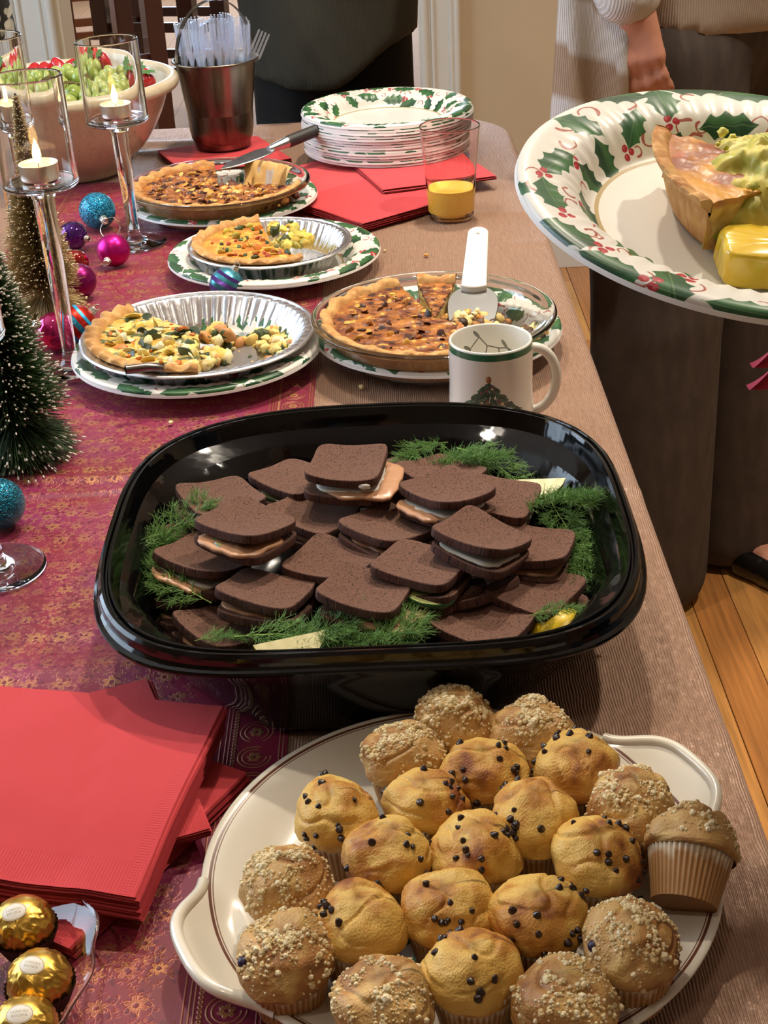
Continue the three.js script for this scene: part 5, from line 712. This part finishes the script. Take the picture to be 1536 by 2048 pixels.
// ---------- pewter pail with forks ----------
{
  const [x, y, z] = [-0.2519, 0.752, -2.2809], g = thing('metal_pail', 'tarnished pewter pail with a hoop handle full of clear forks', 'pail', [x, TABLE + 0.0108, z]);
  const tar = pixelMap(512, 256, (i, j) => { const n = fbm(i * 0.02, j * 0.014, 3, 4), k = fbm(i * 0.1, j * 0.04, 8, 3); return mixc(mixc([150, 140, 126], [74, 62, 50], clamp(0.45 + n * 1.5)), [190, 182, 168], clamp(k - 0.15)); });
  const pew = mat('#ffffff', 0.28, { map: tar, metalness: 1 });
  add('pail_wall', lathe(profile([[0, 0.001], [0.04, 0.001], [0.0425, 0.002], [0.0435, 0.006], [0.053, 0.07], [0.0625, 0.132], [0.0655, 0.1345], [0.067, 0.1332], [0.0665, 0.1315], [0.0615, 0.131], [0.052, 0.07], [0.0425, 0.007], [0, 0.004]], 60), 80), pew, g);
  const hp = []; for (let k = 0; k <= 20; k++) { const a = PI * k / 20; hp.push([-0.063 * cos(a) - 0.0, 0.128 + 0.092 * pow(sin(a), 0.9), 0.01 * sin(a)]); }
  const hd = add('hoop_handle', merge([0, 1].map((s) => { const c = new THREE.CatmullRomCurve3(hp.map((p) => V(...p))); return surf(60, 1, (u, v) => { const p = c.getPointAt(u), w = (v - 0.5) * 0.011; return [p.x * (1 + s * 0.012), p.y + s * 0.0009, p.z + w]; }); })), pew, g); hd.rotation.y = 0.5;
  const s = new THREE.Shape(); s.moveTo(-0.0035, -0.105); s.lineTo(0.0035, -0.105); s.lineTo(0.003, -0.02); s.quadraticCurveTo(0.003, -0.01, 0.0105, 0); for (let k = 0; k < 4; k++) { const x0 = 0.0105 - k * 0.0056; s.lineTo(x0 - 0.0006, 0.038); s.lineTo(x0 - 0.003, 0.038); if (k < 3) { s.lineTo(x0 - 0.0036, 0.004); s.lineTo(x0 - 0.0056, 0.004); } } s.lineTo(-0.0105, 0); s.quadraticCurveTo(-0.003, -0.01, -0.003, -0.02); s.closePath();
  const fork = new THREE.ExtrudeGeometry(s, { depth: 0.0014, bevelEnabled: false, curveSegments: 6 }), plastic = mat('#f4f8ff', 0.07, { transmission: 0.82, thickness: 0, ior: 1.45, clearcoat: 0.6 }), r = rng(88);
  for (let k = 0; k < 34; k++) { const ring = k < 20 ? 1 : 0.55, a = k < 20 ? k / 20 * TAU : (k - 20) / 14 * TAU + 0.3, rr = 0.052 * ring, m = tag(add('plastic_fork', fork, plastic), 'clear plastic fork standing tines up in the pail', 'fork', 'clear plastic forks in the pail'), lean = 0.09 * ring; m.position.set(x + rr * sin(a), TABLE + 0.0108 + 0.148 + 0.008 * (r() - 0.5) + 0.012 * (1 - ring), z + rr * cos(a)); m.rotation.set(lean * cos(a), a + (r() - 0.5) * 0.5, -lean * sin(a), 'XZY'); }
  { const m = tag(add('plastic_fork', fork, plastic), 'clear plastic fork leaning out sideways over the pail rim', 'fork'); m.position.set(x + 0.06, TABLE + 0.146, z + 0.0); m.rotation.set(0, 0.3, -0.5); }
}


// ---------- people ----------
// surface of a distance field on a grid (one vertex per crossed cell)
function nets(f, lo, hi, cell) {
  const n = [0, 1, 2].map((k) => Math.ceil((hi[k] - lo[k]) / cell) + 1), val = new Float32Array(n[0] * n[1] * n[2]), id = (i, j, k) => (k * n[1] + j) * n[0] + i, pos = [], idx = [], cellV = new Int32Array(val.length).fill(-1);
  for (let k = 0; k < n[2]; k++) for (let j = 0; j < n[1]; j++) for (let i = 0; i < n[0]; i++) val[id(i, j, k)] = f(lo[0] + i * cell, lo[1] + j * cell, lo[2] + k * cell);
  for (let k = 0; k < n[2] - 1; k++) for (let j = 0; j < n[1] - 1; j++) for (let i = 0; i < n[0] - 1; i++) {
    let sx = 0, sy = 0, sz = 0, c = 0; const v = (a, b, d) => val[id(i + a, j + b, k + d)];
    for (const [a, b, d, e, g, h] of NETEDGES) { const p = v(a, b, d), q = v(e, g, h); if ((p < 0) !== (q < 0)) { const t = p / (p - q); sx += a + (e - a) * t; sy += b + (g - b) * t; sz += d + (h - d) * t; c++; } }
    if (c) { cellV[id(i, j, k)] = pos.length / 3; pos.push(lo[0] + (i + sx / c) * cell, lo[1] + (j + sy / c) * cell, lo[2] + (k + sz / c) * cell); }
  }
  const quad = (a, b, c, d, flip) => { if (min(a, b, c, d) < 0) return; if (flip) idx.push(a, c, b, a, d, c); else idx.push(a, b, c, a, c, d); };
  for (let k = 1; k < n[2] - 1; k++) for (let j = 1; j < n[1] - 1; j++) for (let i = 1; i < n[0] - 1; i++) {
    const s = val[id(i, j, k)] < 0;
    if (s !== (val[id(i + 1, j, k)] < 0)) quad(cellV[id(i, j - 1, k - 1)], cellV[id(i, j, k - 1)], cellV[id(i, j, k)], cellV[id(i, j - 1, k)], !s);
    if (s !== (val[id(i, j + 1, k)] < 0)) quad(cellV[id(i - 1, j, k - 1)], cellV[id(i - 1, j, k)], cellV[id(i, j, k)], cellV[id(i, j, k - 1)], !s);
    if (s !== (val[id(i, j, k + 1)] < 0)) quad(cellV[id(i - 1, j - 1, k)], cellV[id(i, j - 1, k)], cellV[id(i, j, k)], cellV[id(i - 1, j, k)], !s);
  }
  const g = new THREE.BufferGeometry(); g.setAttribute('position', new THREE.Float32BufferAttribute(pos, 3)); g.setAttribute('uv', new THREE.Float32BufferAttribute(new Array(pos.length / 3).fill(0).flatMap((_, q) => [pos[q * 3] * 5, pos[q * 3 + 1] * 5]), 2)); g.setIndex(idx); g.computeVertexNormals(); return g;
}
const NETEDGES = []; for (const [a, b, c] of [[0, 0], [0, 1], [1, 0], [1, 1]].map((q) => [...q, 0])) NETEDGES.push([0, a, b, 1, a, b], [a, 0, b, a, 1, b], [a, b, 0, a, b, 1]);
const smin = (a, b, k) => { const h = max(k - abs(a - b), 0) / k; return min(a, b) - h * h * k * 0.25; };
function bonesDist(bones, k) { return (x, y, z) => { let d = 9; for (const [ax, ay, az, ra, bx, by, bz, rb, fl = 1] of bones) { const ux = bx - ax, uy = by - ay, uz = (bz - az) * fl, px = x - ax, py = y - ay, pz = (z - az) * fl, t = clamp((px * ux + py * uy + pz * uz) / (ux * ux + uy * uy + uz * uz + 1e-9)); d = smin(d, (hypot(px - ux * t, py - uy * t, pz - uz * t) - lerp(ra, rb, t)) / max(1, fl * 0.8), k); } return d; }; }
const bounds = (bones, pad) => { const lo = [9, 9, 9], hi = [-9, -9, -9]; for (const b of bones) for (const [o, r] of [[0, b[3]], [4, b[7]]]) for (let k = 0; k < 3; k++) { lo[k] = min(lo[k], b[o + k] - r - pad); hi[k] = max(hi[k], b[o + k] + r + pad); } return [lo, hi]; };
function sdfMesh(bones, k, cell, cut) { const f = bonesDist(bones, k), [lo, hi] = bounds(bones, 0.03); return nets(cut ? (x, y, z) => max(f(x, y, z), cut(x, y, z)) : f, lo, hi, cell); }
function handBones(w, fwd, back, curl, s, thumbSide) { // w wrist, fwd along the palm, back out of the back of the hand
  const F = V(...fwd).normalize(), B = V(...back).addScaledVector(V(...fwd).normalize(), -V(...back).dot(V(...fwd).normalize())).normalize(), S = F.clone().cross(B).multiplyScalar(thumbSide), W = V(...w), out = [], P = (a, b, c) => W.clone().addScaledVector(F, a * s).addScaledVector(B, b * s).addScaledVector(S, c * s), bone = (p, r, q, r2) => out.push([p.x, p.y, p.z, r * s, q.x, q.y, q.z, r2 * s]);
  bone(P(-0.02, 0, 0), 0.026, P(0.02, 0, 0), 0.026); for (const c of [-0.027, -0.009, 0.009, 0.026]) bone(P(0.02, 0, c * 0.6), 0.018, P(0.082, 0, c), 0.0125);
  [[-0.028, 0.062, 0.0075], [-0.0095, 0.078, 0.0085], [0.0095, 0.083, 0.009], [0.028, 0.073, 0.0088]].forEach(([c, L, r]) => { let p = P(0.085, 0, c), a = 0; for (const q of [0.45, 0.32, 0.23]) { a += curl * (q === 0.45 ? 0.7 : 1); const e = p.clone().addScaledVector(F, L * q * cos(a) * s).addScaledVector(B, -L * q * sin(a) * s).addScaledVector(S, c * 0.08 * s); bone(p, r, e, r * 0.92); p = e; } });
  const t0 = P(0.02, -0.008, 0.022), t1 = P(0.055, -0.016, 0.048), t2 = P(0.082, -0.022, 0.058), t3 = P(0.102, -0.027, 0.06); bone(t0, 0.014, t1, 0.0115); bone(t1, 0.0115, t2, 0.0095); bone(t2, 0.0095, t3, 0.0085); return out;
}
const skin = mat('#c98d74', 0.5, { sheen: 0.2 });
function person(label, x, z, turn, o) {
  const g = thing('person', label, 'person', [x, 0, z]); g.rotation.y = turn; const H = o.h ?? 1, by = (v) => v * H, w = o.w ?? 1;
  const sh = by(1.4), hip = by(0.88), arm = o.arms; // arms: [[elbow, wrist], [elbow, wrist]] left then right, own axes
  const shoulders = [[-0.175 * w, sh, 0], [0.175 * w, sh, 0]];
  const limbs = (r0, r1, r2, part = 1) => [0, 1].flatMap((k) => { const s = shoulders[k], [e, q] = arm[k], wr = e.map((v, n) => lerp(v, q[n], part)); return [[...s, r0, ...e, r1], [...e, r1, ...wr, r2]]; });
  const foot = o.feet ?? [[-0.1, 0.02], [0.1, -0.02]], leg = (r0, r1, r2, y2) => foot.flatMap(([fx, fz]) => [[fx * 0.85, hip, fz * 0.4, r0, fx, by(0.48), fz, r1], [fx, by(0.48), fz, r1, fx, y2, fz, r2]]);
  // body: one surface, head to feet
  const body = [[0, by(1.47), 0, 0.052, 0, by(1.55), 0.015, 0.055], [0, by(1.6), 0.012, 0.082, 0, by(1.655), 0, 0.088], [0, by(1.555), 0.05, 0.042, 0, by(1.6), 0.05, 0.06], [0, by(1.592), 0.095, 0.012, 0, by(1.612), 0.088, 0.008], [-0.082, by(1.6), 0, 0.014, -0.082, by(1.625), 0, 0.016], [0.082, by(1.6), 0, 0.014, 0.082, by(1.625), 0, 0.016], [-0.1 * w, by(1.34), 0, 0.09, 0.1 * w, by(1.34), 0, 0.09], [0, by(1.36), 0, 0.1, 0, hip + 0.06, 0, 0.085], ...limbs(0.045, 0.038, 0.026), ...leg(0.062, 0.05, 0.034, 0.07), ...foot.flatMap(([fx, fz], k) => [[fx, 0.045, fz - 0.02, 0.036, fx + 0.01 * sign(fx), 0.03, fz + 0.14 * (o.footLen ?? [1, 1])[k], 0.026]])];
  add('body', sdfMesh(body, 0.035, 0.016), skin, g);
  for (let k = 0; k < 2; k++) { const [e, q] = arm[k], d = q.map((v, n) => v - e[n]); add('hand', sdfMesh(handBones(q, o.handDir?.[k] ?? d, o.handBack?.[k] ?? [0, 0, 1], o.curl?.[k] ?? 0.35, 0.92, k ? -1 : 1), 0.009, 0.0042), skin, g); }
  add('hair', sdfMesh([[0, by(1.64), -0.02, 0.102, 0, by(1.665), -0.008, 0.1], [0, by(1.5), -0.06, 0.07, 0, by(1.62), -0.035, 0.095], [-0.07, by(1.5), -0.02, 0.035, -0.075, by(1.63), 0, 0.04], [0.07, by(1.5), -0.02, 0.035, 0.075, by(1.63), 0, 0.04]], 0.03, 0.014, (x_, y_, z_) => 0.07 - hypot(x_, (y_ - by(1.585)) * 0.8, z_ - 0.095)), mat(o.hair ?? '#4a3526', 0.6), g);
  for (const s of [-1, 1]) add('eye', at(new THREE.SphereGeometry(0.011, 14, 10), s * 0.03, by(1.628), 0.083), mat('#2a221e', 0.2), g);
  add('mouth', at(new THREE.CapsuleGeometry(0.006, 0.034, 4, 10).rotateZ(PI / 2), 0, by(1.563), 0.089), mat('#a65a54', 0.5), g);
  const top = add('sweater', sdfMesh([[-0.12 * w, by(1.36), 0, 0.105, 0.12 * w, by(1.36), 0, 0.105], [0, by(1.36), 0, 0.14, 0, by(1.05), 0, 0.15], [-0.055 * w, by(1.05), 0, 0.135, -0.06 * w, o.hemY - 0.1, 0.005, (o.hemR ?? 0.135)], [0.055 * w, by(1.05), 0, 0.135, 0.06 * w, o.hemY - 0.1, 0.005, (o.hemR ?? 0.135)], ...limbs(0.072, 0.056, 0.046, 0.9)], 0.05, 0.013, (x_, y_, z_) => { const cuff = min(...arm.map(([e, q]) => hypot(x_ - q[0], y_ - q[1], z_ - q[2]) - 0.085)); return cuff < 0 ? -1 : (o.hem ? o.hem(x_, z_) : o.hemY) - y_; }), o.top, g);
  add('trousers', sdfMesh([[-0.05 * w, hip + 0.06, 0, o.hipR ?? 0.135, 0.05 * w, hip + 0.06, 0, o.hipR ?? 0.135], ...foot.flatMap(([fx, fz]) => [[fx * 0.85, hip, fz * 0.4, (o.hipR ?? 0.135) - 0.012, fx, by(0.5), fz, o.legR ?? 0.085], [fx, by(0.5), fz, o.legR ?? 0.085, fx, 0.06, fz, o.cuffR ?? 0.08]])], o.legK ?? 0.025, 0.012, (x_, y_, z_) => max(o.cuffY - y_, y_ - (hip + 0.12))), o.legs, g);
  const fl = o.footLen ?? [1, 1]; foot.forEach(([fx, fz], k) => add('shoe', sdfMesh([[fx, 0.026, fz - 0.045, 0.038, fx, 0.024, fz + 0.08 * fl[k], 0.04], [fx, 0.022, fz + 0.08 * fl[k], 0.04, fx + 0.008 * sign(fx), 0.02, fz + 0.165 * fl[k], 0.028]], 0.02, 0.008, (x_, y_) => max(0.002 - y_, y_ - 0.05)), mat('#141210', 0.25, { clearcoat: 0.5 }), g));
  return g;
}
const knit = pixelMap(128, 128, (i, j) => 128 + 70 * sin(i * 0.39) + 40 * N3(i * 0.4, j * 0.4, 2), { data: true }); knit.repeat.set(8, 8);
const weave = pixelMap(256, 256, (i, j) => { const n = fbm(i * 0.05, j * 0.015, 4, 3), k = N3(i * 0.9, j * 0.2, 2); return mixc([60, 52, 47], [78, 68, 60], clamp(0.5 + n + 0.4 * k)); });
const upArms = [[[-0.25, 1.12, 0.02], [-0.14, 1.08, 0.24]], [[0.25, 1.12, 0.02], [0.14, 1.08, 0.24]]];
person('person in a dark olive sweater and black trousers standing behind the table end', -0.09, -2.76, 0.1, { hipR: 0.1, feet: [[-0.07, 0.02], [0.075, -0.02]], top: mat('#38362a', 0.85, { bumpMap: knit, bumpScale: 0.0006 }), legs: mat('#060607', 0.9), hemY: 0.75, hem: (x, z) => 0.75 + 0.075 * step(-0.02, 0.13, x) + 0.02 * step(0.05, 0.16, -x), hemR: 0.108, cuffY: 0.05, legR: 0.08, cuffR: 0.075, arms: upArms, w: 0.7, hair: '#3a2a20' });
person('person in a pale ribbed sweater and wide dark trousers beside the table', 0.485, -2.19, 0.35, { top: mat('#b7aa9a', 0.9, { bumpMap: knit, bumpScale: 0.0016 }), legs: mat('#ffffff', 0.85, { map: weave }), hemY: 0.925, hem: (x, z) => 0.925 - 0.03 * x, hemR: 0.14, cuffY: 0.012, legR: 0.1, cuffR: 0.103, legK: 0.006, footLen: [0.3, 1], feet: [[-0.1, 0.05], [0.105, -0.02]], arms: [[[-0.25, 1.18, 0.04], [-0.205, 0.985, 0.12]], [[0.3, 1.12, 0.0], [0.26, 1.1, 0.26]]], handDir: [[0.1, -1, 0.2], [0, 0.1, 1]], handBack: [[-0.6, 0, 0.8], [0, 1, 0]], curl: [0.4, 0.4], hair: '#8a7a68' });
person('person in a black and white patterned top behind the fruit bowl', -0.865, -2.74, 0.2, { top: mat('#ffffff', 0.85, { map: canvas(256, 256, (x, w) => { x.fillStyle = '#1c1d18'; x.fillRect(0, 0, w, w); const r = rng(4); for (let k = 0; k < 130; k++) { x.fillStyle = ['#b9b6a4', '#8e8d7c', '#d0ccbc'][floor(r() * 3)]; x.beginPath(); x.ellipse(r() * w, r() * w, 3 + r() * 5, 6 + r() * 12, (r() - 0.5) * 1.2, 0, TAU); x.fill(); } }) }), legs: mat('#3a2c22', 0.9), hemY: 0.83, hemR: 0.16, hipR: 0.1, feet: [[-0.07, 0], [0.07, 0]], cuffY: 0.05, arms: upArms, w: 0.9, hair: '#2a201a' });
{ // striped open cardigan of the person beside the table: a hanging front panel with a toothed edge and a loose cuff
  const p = scene.children.at(-2), band = (y) => { const t = ((y - 0.79) / 0.068 % 2 + 2) % 2; return t < 1 ? C('#c9c7c2') : C('#a08a74'); };
  const side = (s) => surf(50, 60, (u, v) => { const y = lerp(0.74, 1.34, v), spread = 0.13 * (1 - v) * (1 - v), tooth = u > 0.97 ? 0.004 * (floor(v * 120) % 2) : 0, x = -0.285 - spread * 0.15 + u * (0.1 + 0.03 * v) + tooth, zz = 0.07 + 0.055 * sin(u * 2.6) + 0.012 * sin(u * 9 + v * 3) + s * 0.003; return [x, y - 0.03 * u, zz]; }, { col: (u, v, q) => band(q[1] + 0.5 * (q[0] + 0.28) + 0.006 * N3(u * 6, v * 4, 2)) });
  add('cardigan', merge([side(0), side(1)]), vmat(0.9, { bumpMap: knit, bumpScale: 0.0008 }), p);
  add('cardigan_sleeve', paint(sdfMesh([[-0.175, 1.4, 0, 0.085, -0.25, 1.18, 0.04, 0.072], [-0.25, 1.18, 0.04, 0.072, -0.208, 0.995, 0.117, 0.046]], 0.03, 0.012), (x, y) => band(y * 0.6 + 0.22)), vmat(0.9, { bumpMap: knit, bumpScale: 0.0008 }), p);
}
// ---------- the plate held out from the side ----------
{
  const nrm = V(sin(0.1077), 1, sin(0.2056)).normalize(), quat = new THREE.Quaternion().setFromUnitVectors(V(0, 1, 0), nrm), O = V(0.1971, 1.0884, -0.7567).addScaledVector(nrm, -0.024), put = (x, y, z) => V(x, y, z).applyQuaternion(quat).add(O);
  const pl = paperPlate('holly paper plate held in the air with quiche and pineapple on it', 0, 0, 0, 0); pl.position.copy(O); pl.quaternion.copy(quat);
  const q = quiche('slice of browned broccoli quiche on the held paper plate', 0, 0, 0, { Rt: 0.098, Rb: 0.085, H: 0.03, a0: 148, a1: 200, lip: 0.003, rise: 0.004, crimps: 34, crimp: 0.001, seed: 44, warm: -0.05, green: '#a8aa3a', bump: (x, z) => 0.004 * fbm(x * 45, z * 45, 5, 4), col: (x, z) => { const n = fbm(x * 42, z * 42, 47, 4), m = fbm(x * 60, z * 60, 51, 3); let c = mixc(C('#d99c3c'), C('#8f4a26'), clamp(0.5 + n * 2.2)); c = mixc(c, C('#b7b040'), step(-0.045, -0.02, x + 0.5 * z) * step(-0.15, 0.2, m)); return mixc(c, C('#c9704a'), step(0.2, 0.4, m) * 0.6); } });
  q.position.copy(put(0.045, 0.0022, -0.012)); q.quaternion.copy(quat);
  const e = thing('egg_bake', 'lumpy yellow green broccoli egg heaped on the held plate', 'food', put(-0.03, 0, 0).toArray()); e.quaternion.copy(quat);
  add('egg_mound', surf(96, 48, (u, v) => { const a = u * TAU, r = sin(v * PI / 2), k = 1 + 0.3 * fbm(cos(a) * r * 2.2, sin(a) * r * 2.2, 3, 3); const px = 0.04 + 0.046 * r * k * cos(a), pz = -0.012 + 0.05 * r * k * sin(a); return [px, 0.002 + 0.042 * cos(v * PI / 2) * k + 0.012 * (1 - v) * fbm(px * 70, pz * 70, 5, 4), pz]; }, { wrap: true, flip: true, col: (u, v, p) => { const n = fbm(p[0] * 60, p[1] * 60, p[2] * 60, 3), m = fbm(p[0] * 140, p[1] * 140, p[2] * 140 + 4, 3); return mixc(mixc(C('#d8c85e'), C('#a3a63c'), clamp(0.5 + n * 2)), mixc(C('#6e7c2c'), C('#e6da8a'), clamp(0.5 + m)), step(0.05, 0.3, m)); } }), vmat(0.5, { clearcoat: 0.2 }), e);
  rubble('egg_curds', null, [[0.02, 0.034, -0.03, 16, 0.014, 0.0022], [0.03, 0.034, 0.012, 14, 0.014, 0.0022]], 66, e, ['#c9c04a', '#b4b23e', '#d6cc62', '#98a038', '#e0cf6a']);
  const pine = thing('pineapple_chunk', 'yellow pineapple chunk on the held plate', 'pineapple', put(0.006, 0.0022, 0.052).toArray()); pine.quaternion.copy(quat);
  add('fruit_flesh', surf(64, 20, (u, v) => { const th = u * TAU, k = [0, 0.5, 0.92, 1, 1, 1, 0.94, 0.5, 0], ys = [0.0005, 0.0005, 0.0005, 0.002, 0.01, 0.017, 0.0195, 0.021, 0.0205], f = v * 8, i = min(7, floor(f)), t = f - i, s = lerp(k[i], k[i + 1], t), y = lerp(ys[i], ys[i + 1], t), R = superR(th, 6); return [0.034 * s * R * cos(th) * (1 + 0.03 * N3(th * 3, y * 90, 1)), y + 0.0008 * N3(cos(th) * s * 9, sin(th) * s * 9, 4), 0.017 * s * R * sin(th)]; }, { wrap: true, flip: true, col: (u, v, p) => mixc(C('#e0b21e'), C('#ecd04a'), clamp(0.5 + 1.2 * fbm(p[0] * 160, p[1] * 50, p[2] * 160, 3))) }), vmat(0.25, { clearcoat: 0.5 }), pine);
  // pink napkin tucked under the plate by the hand
  const [nx, ny, nz] = [0.197, 1.0191, -0.6863], nap = thing('napkin', 'crumpled pink napkin tip hanging under the held plate', 'napkin', [nx, ny, nz]);
  for (const [dy, s, len] of [[0, 1, 0.03], [-0.012, 1, 0.031]]) add('napkin_fold', surf(30, 12, (u, v) => { const t = u, w = 0.011 * (1 - pow(t, 1.4)) + 0.0004; return [0.02 - t * len - 0.006, dy + 0.02 - 0.03 * t * (1 - 0.35 * t) + (v - 0.5) * w * 1.8, 0.004 * sin(v * 5 + t * 3) + 0.006 * t]; }), mat('#d24a62', 0.8), nap);
  // the holder stands beside the camera, out of frame
  const c = person('person holding out the paper plate from beside the table', 0.86, -0.62, -1.5, { top: mat('#4a5560', 0.9, { bumpMap: knit, bumpScale: 0.0008 }), legs: mat('#262a33', 0.9), hemY: 0.84, cuffY: 0.05, arms: [[[-0.24, 1.09, 0.2], [-0.142, 1.03, 0.45]], [[0.26, 1.12, 0.02], [0.2, 0.92, 0.14]]], handDir: [[0, 0.02, 1], [0, -1, 0.2]], handBack: [[0, -1, 0], [1, 0, 0]], curl: [0.12, 0.4], hair: '#5a4030' });
}
// ---------- stools in the next room ----------
function stool(label, x, z, turn, color, w, h) {
  const g = thing('bar_stool', label, 'stool', [x, 0, z]); g.rotation.y = turn; const m = mat(color, 0.4, { clearcoat: 0.3 });
  add('seat', at(box(w + 0.06, 0.04, w + 0.06, 0.01), 0, h, 0), m, g);
  for (const a of [-1, 1]) for (const b of [-1, 1]) add('leg', at(box(0.06, h - 0.02, 0.06, 0.004), a * w / 2, h / 2 - 0.01, b * w / 2), m, g);
  for (const y of [0.2, 0.36]) for (const s of [-1, 1]) { add('stretcher', at(box(w, 0.035, 0.022, 0.003), 0, y + 0.03, s * w / 2), m, g); add('stretcher', at(box(0.022, 0.035, w, 0.003), s * w / 2, y, 0), m, g); }
}
stool('red brown wooden stool seen through the doorway behind the fruit bowl', -0.95, -5.05, 0.5, '#5a2a18', 0.3, 0.78);
stool('dark wooden stool seen through the doorway nearer the pail', -0.82, -5.75, -0.25, '#3a1c10', 0.34, 0.78);
stool('tan brown wooden stool deepest in the next room', -1.25, -6.6, 0.2, '#7a4424', 0.36, 0.78);
// ---------- crumbs on the cloth ----------
[[-0.0328, 0.742, -1.3193, 0.004, 'pale crumb on the cloth in front of the dish behind the mug'], [0.0455, 0.742, -1.7188, 0.004, 'orange crumb on the cloth between juice cup and white server'], [-0.0047, 0.742, -1.7457, 0.0022, 'tiny crumb on the cloth near the smaller foil pan plate'], [-0.2131, 0.744, -1.2517, 0.003, 'pale crumb on the runner by the black bowl rim'], [0.0369, 0.742, -1.3214, 0.0022, 'tiny crumb on the cloth beside the mug']].forEach(([x, y, z, s, label], k) => { const m = tag(add('crumb', lumpBase[k % 4], mat(k === 1 ? '#d69a50' : '#e2cf9c', 0.8)), label, 'crumb'); m.position.set(x, y + s * 0.35, z); m.scale.set(s * 0.6, s * 0.5, s); m.rotation.y = k; });

renderer.render(scene, camera);
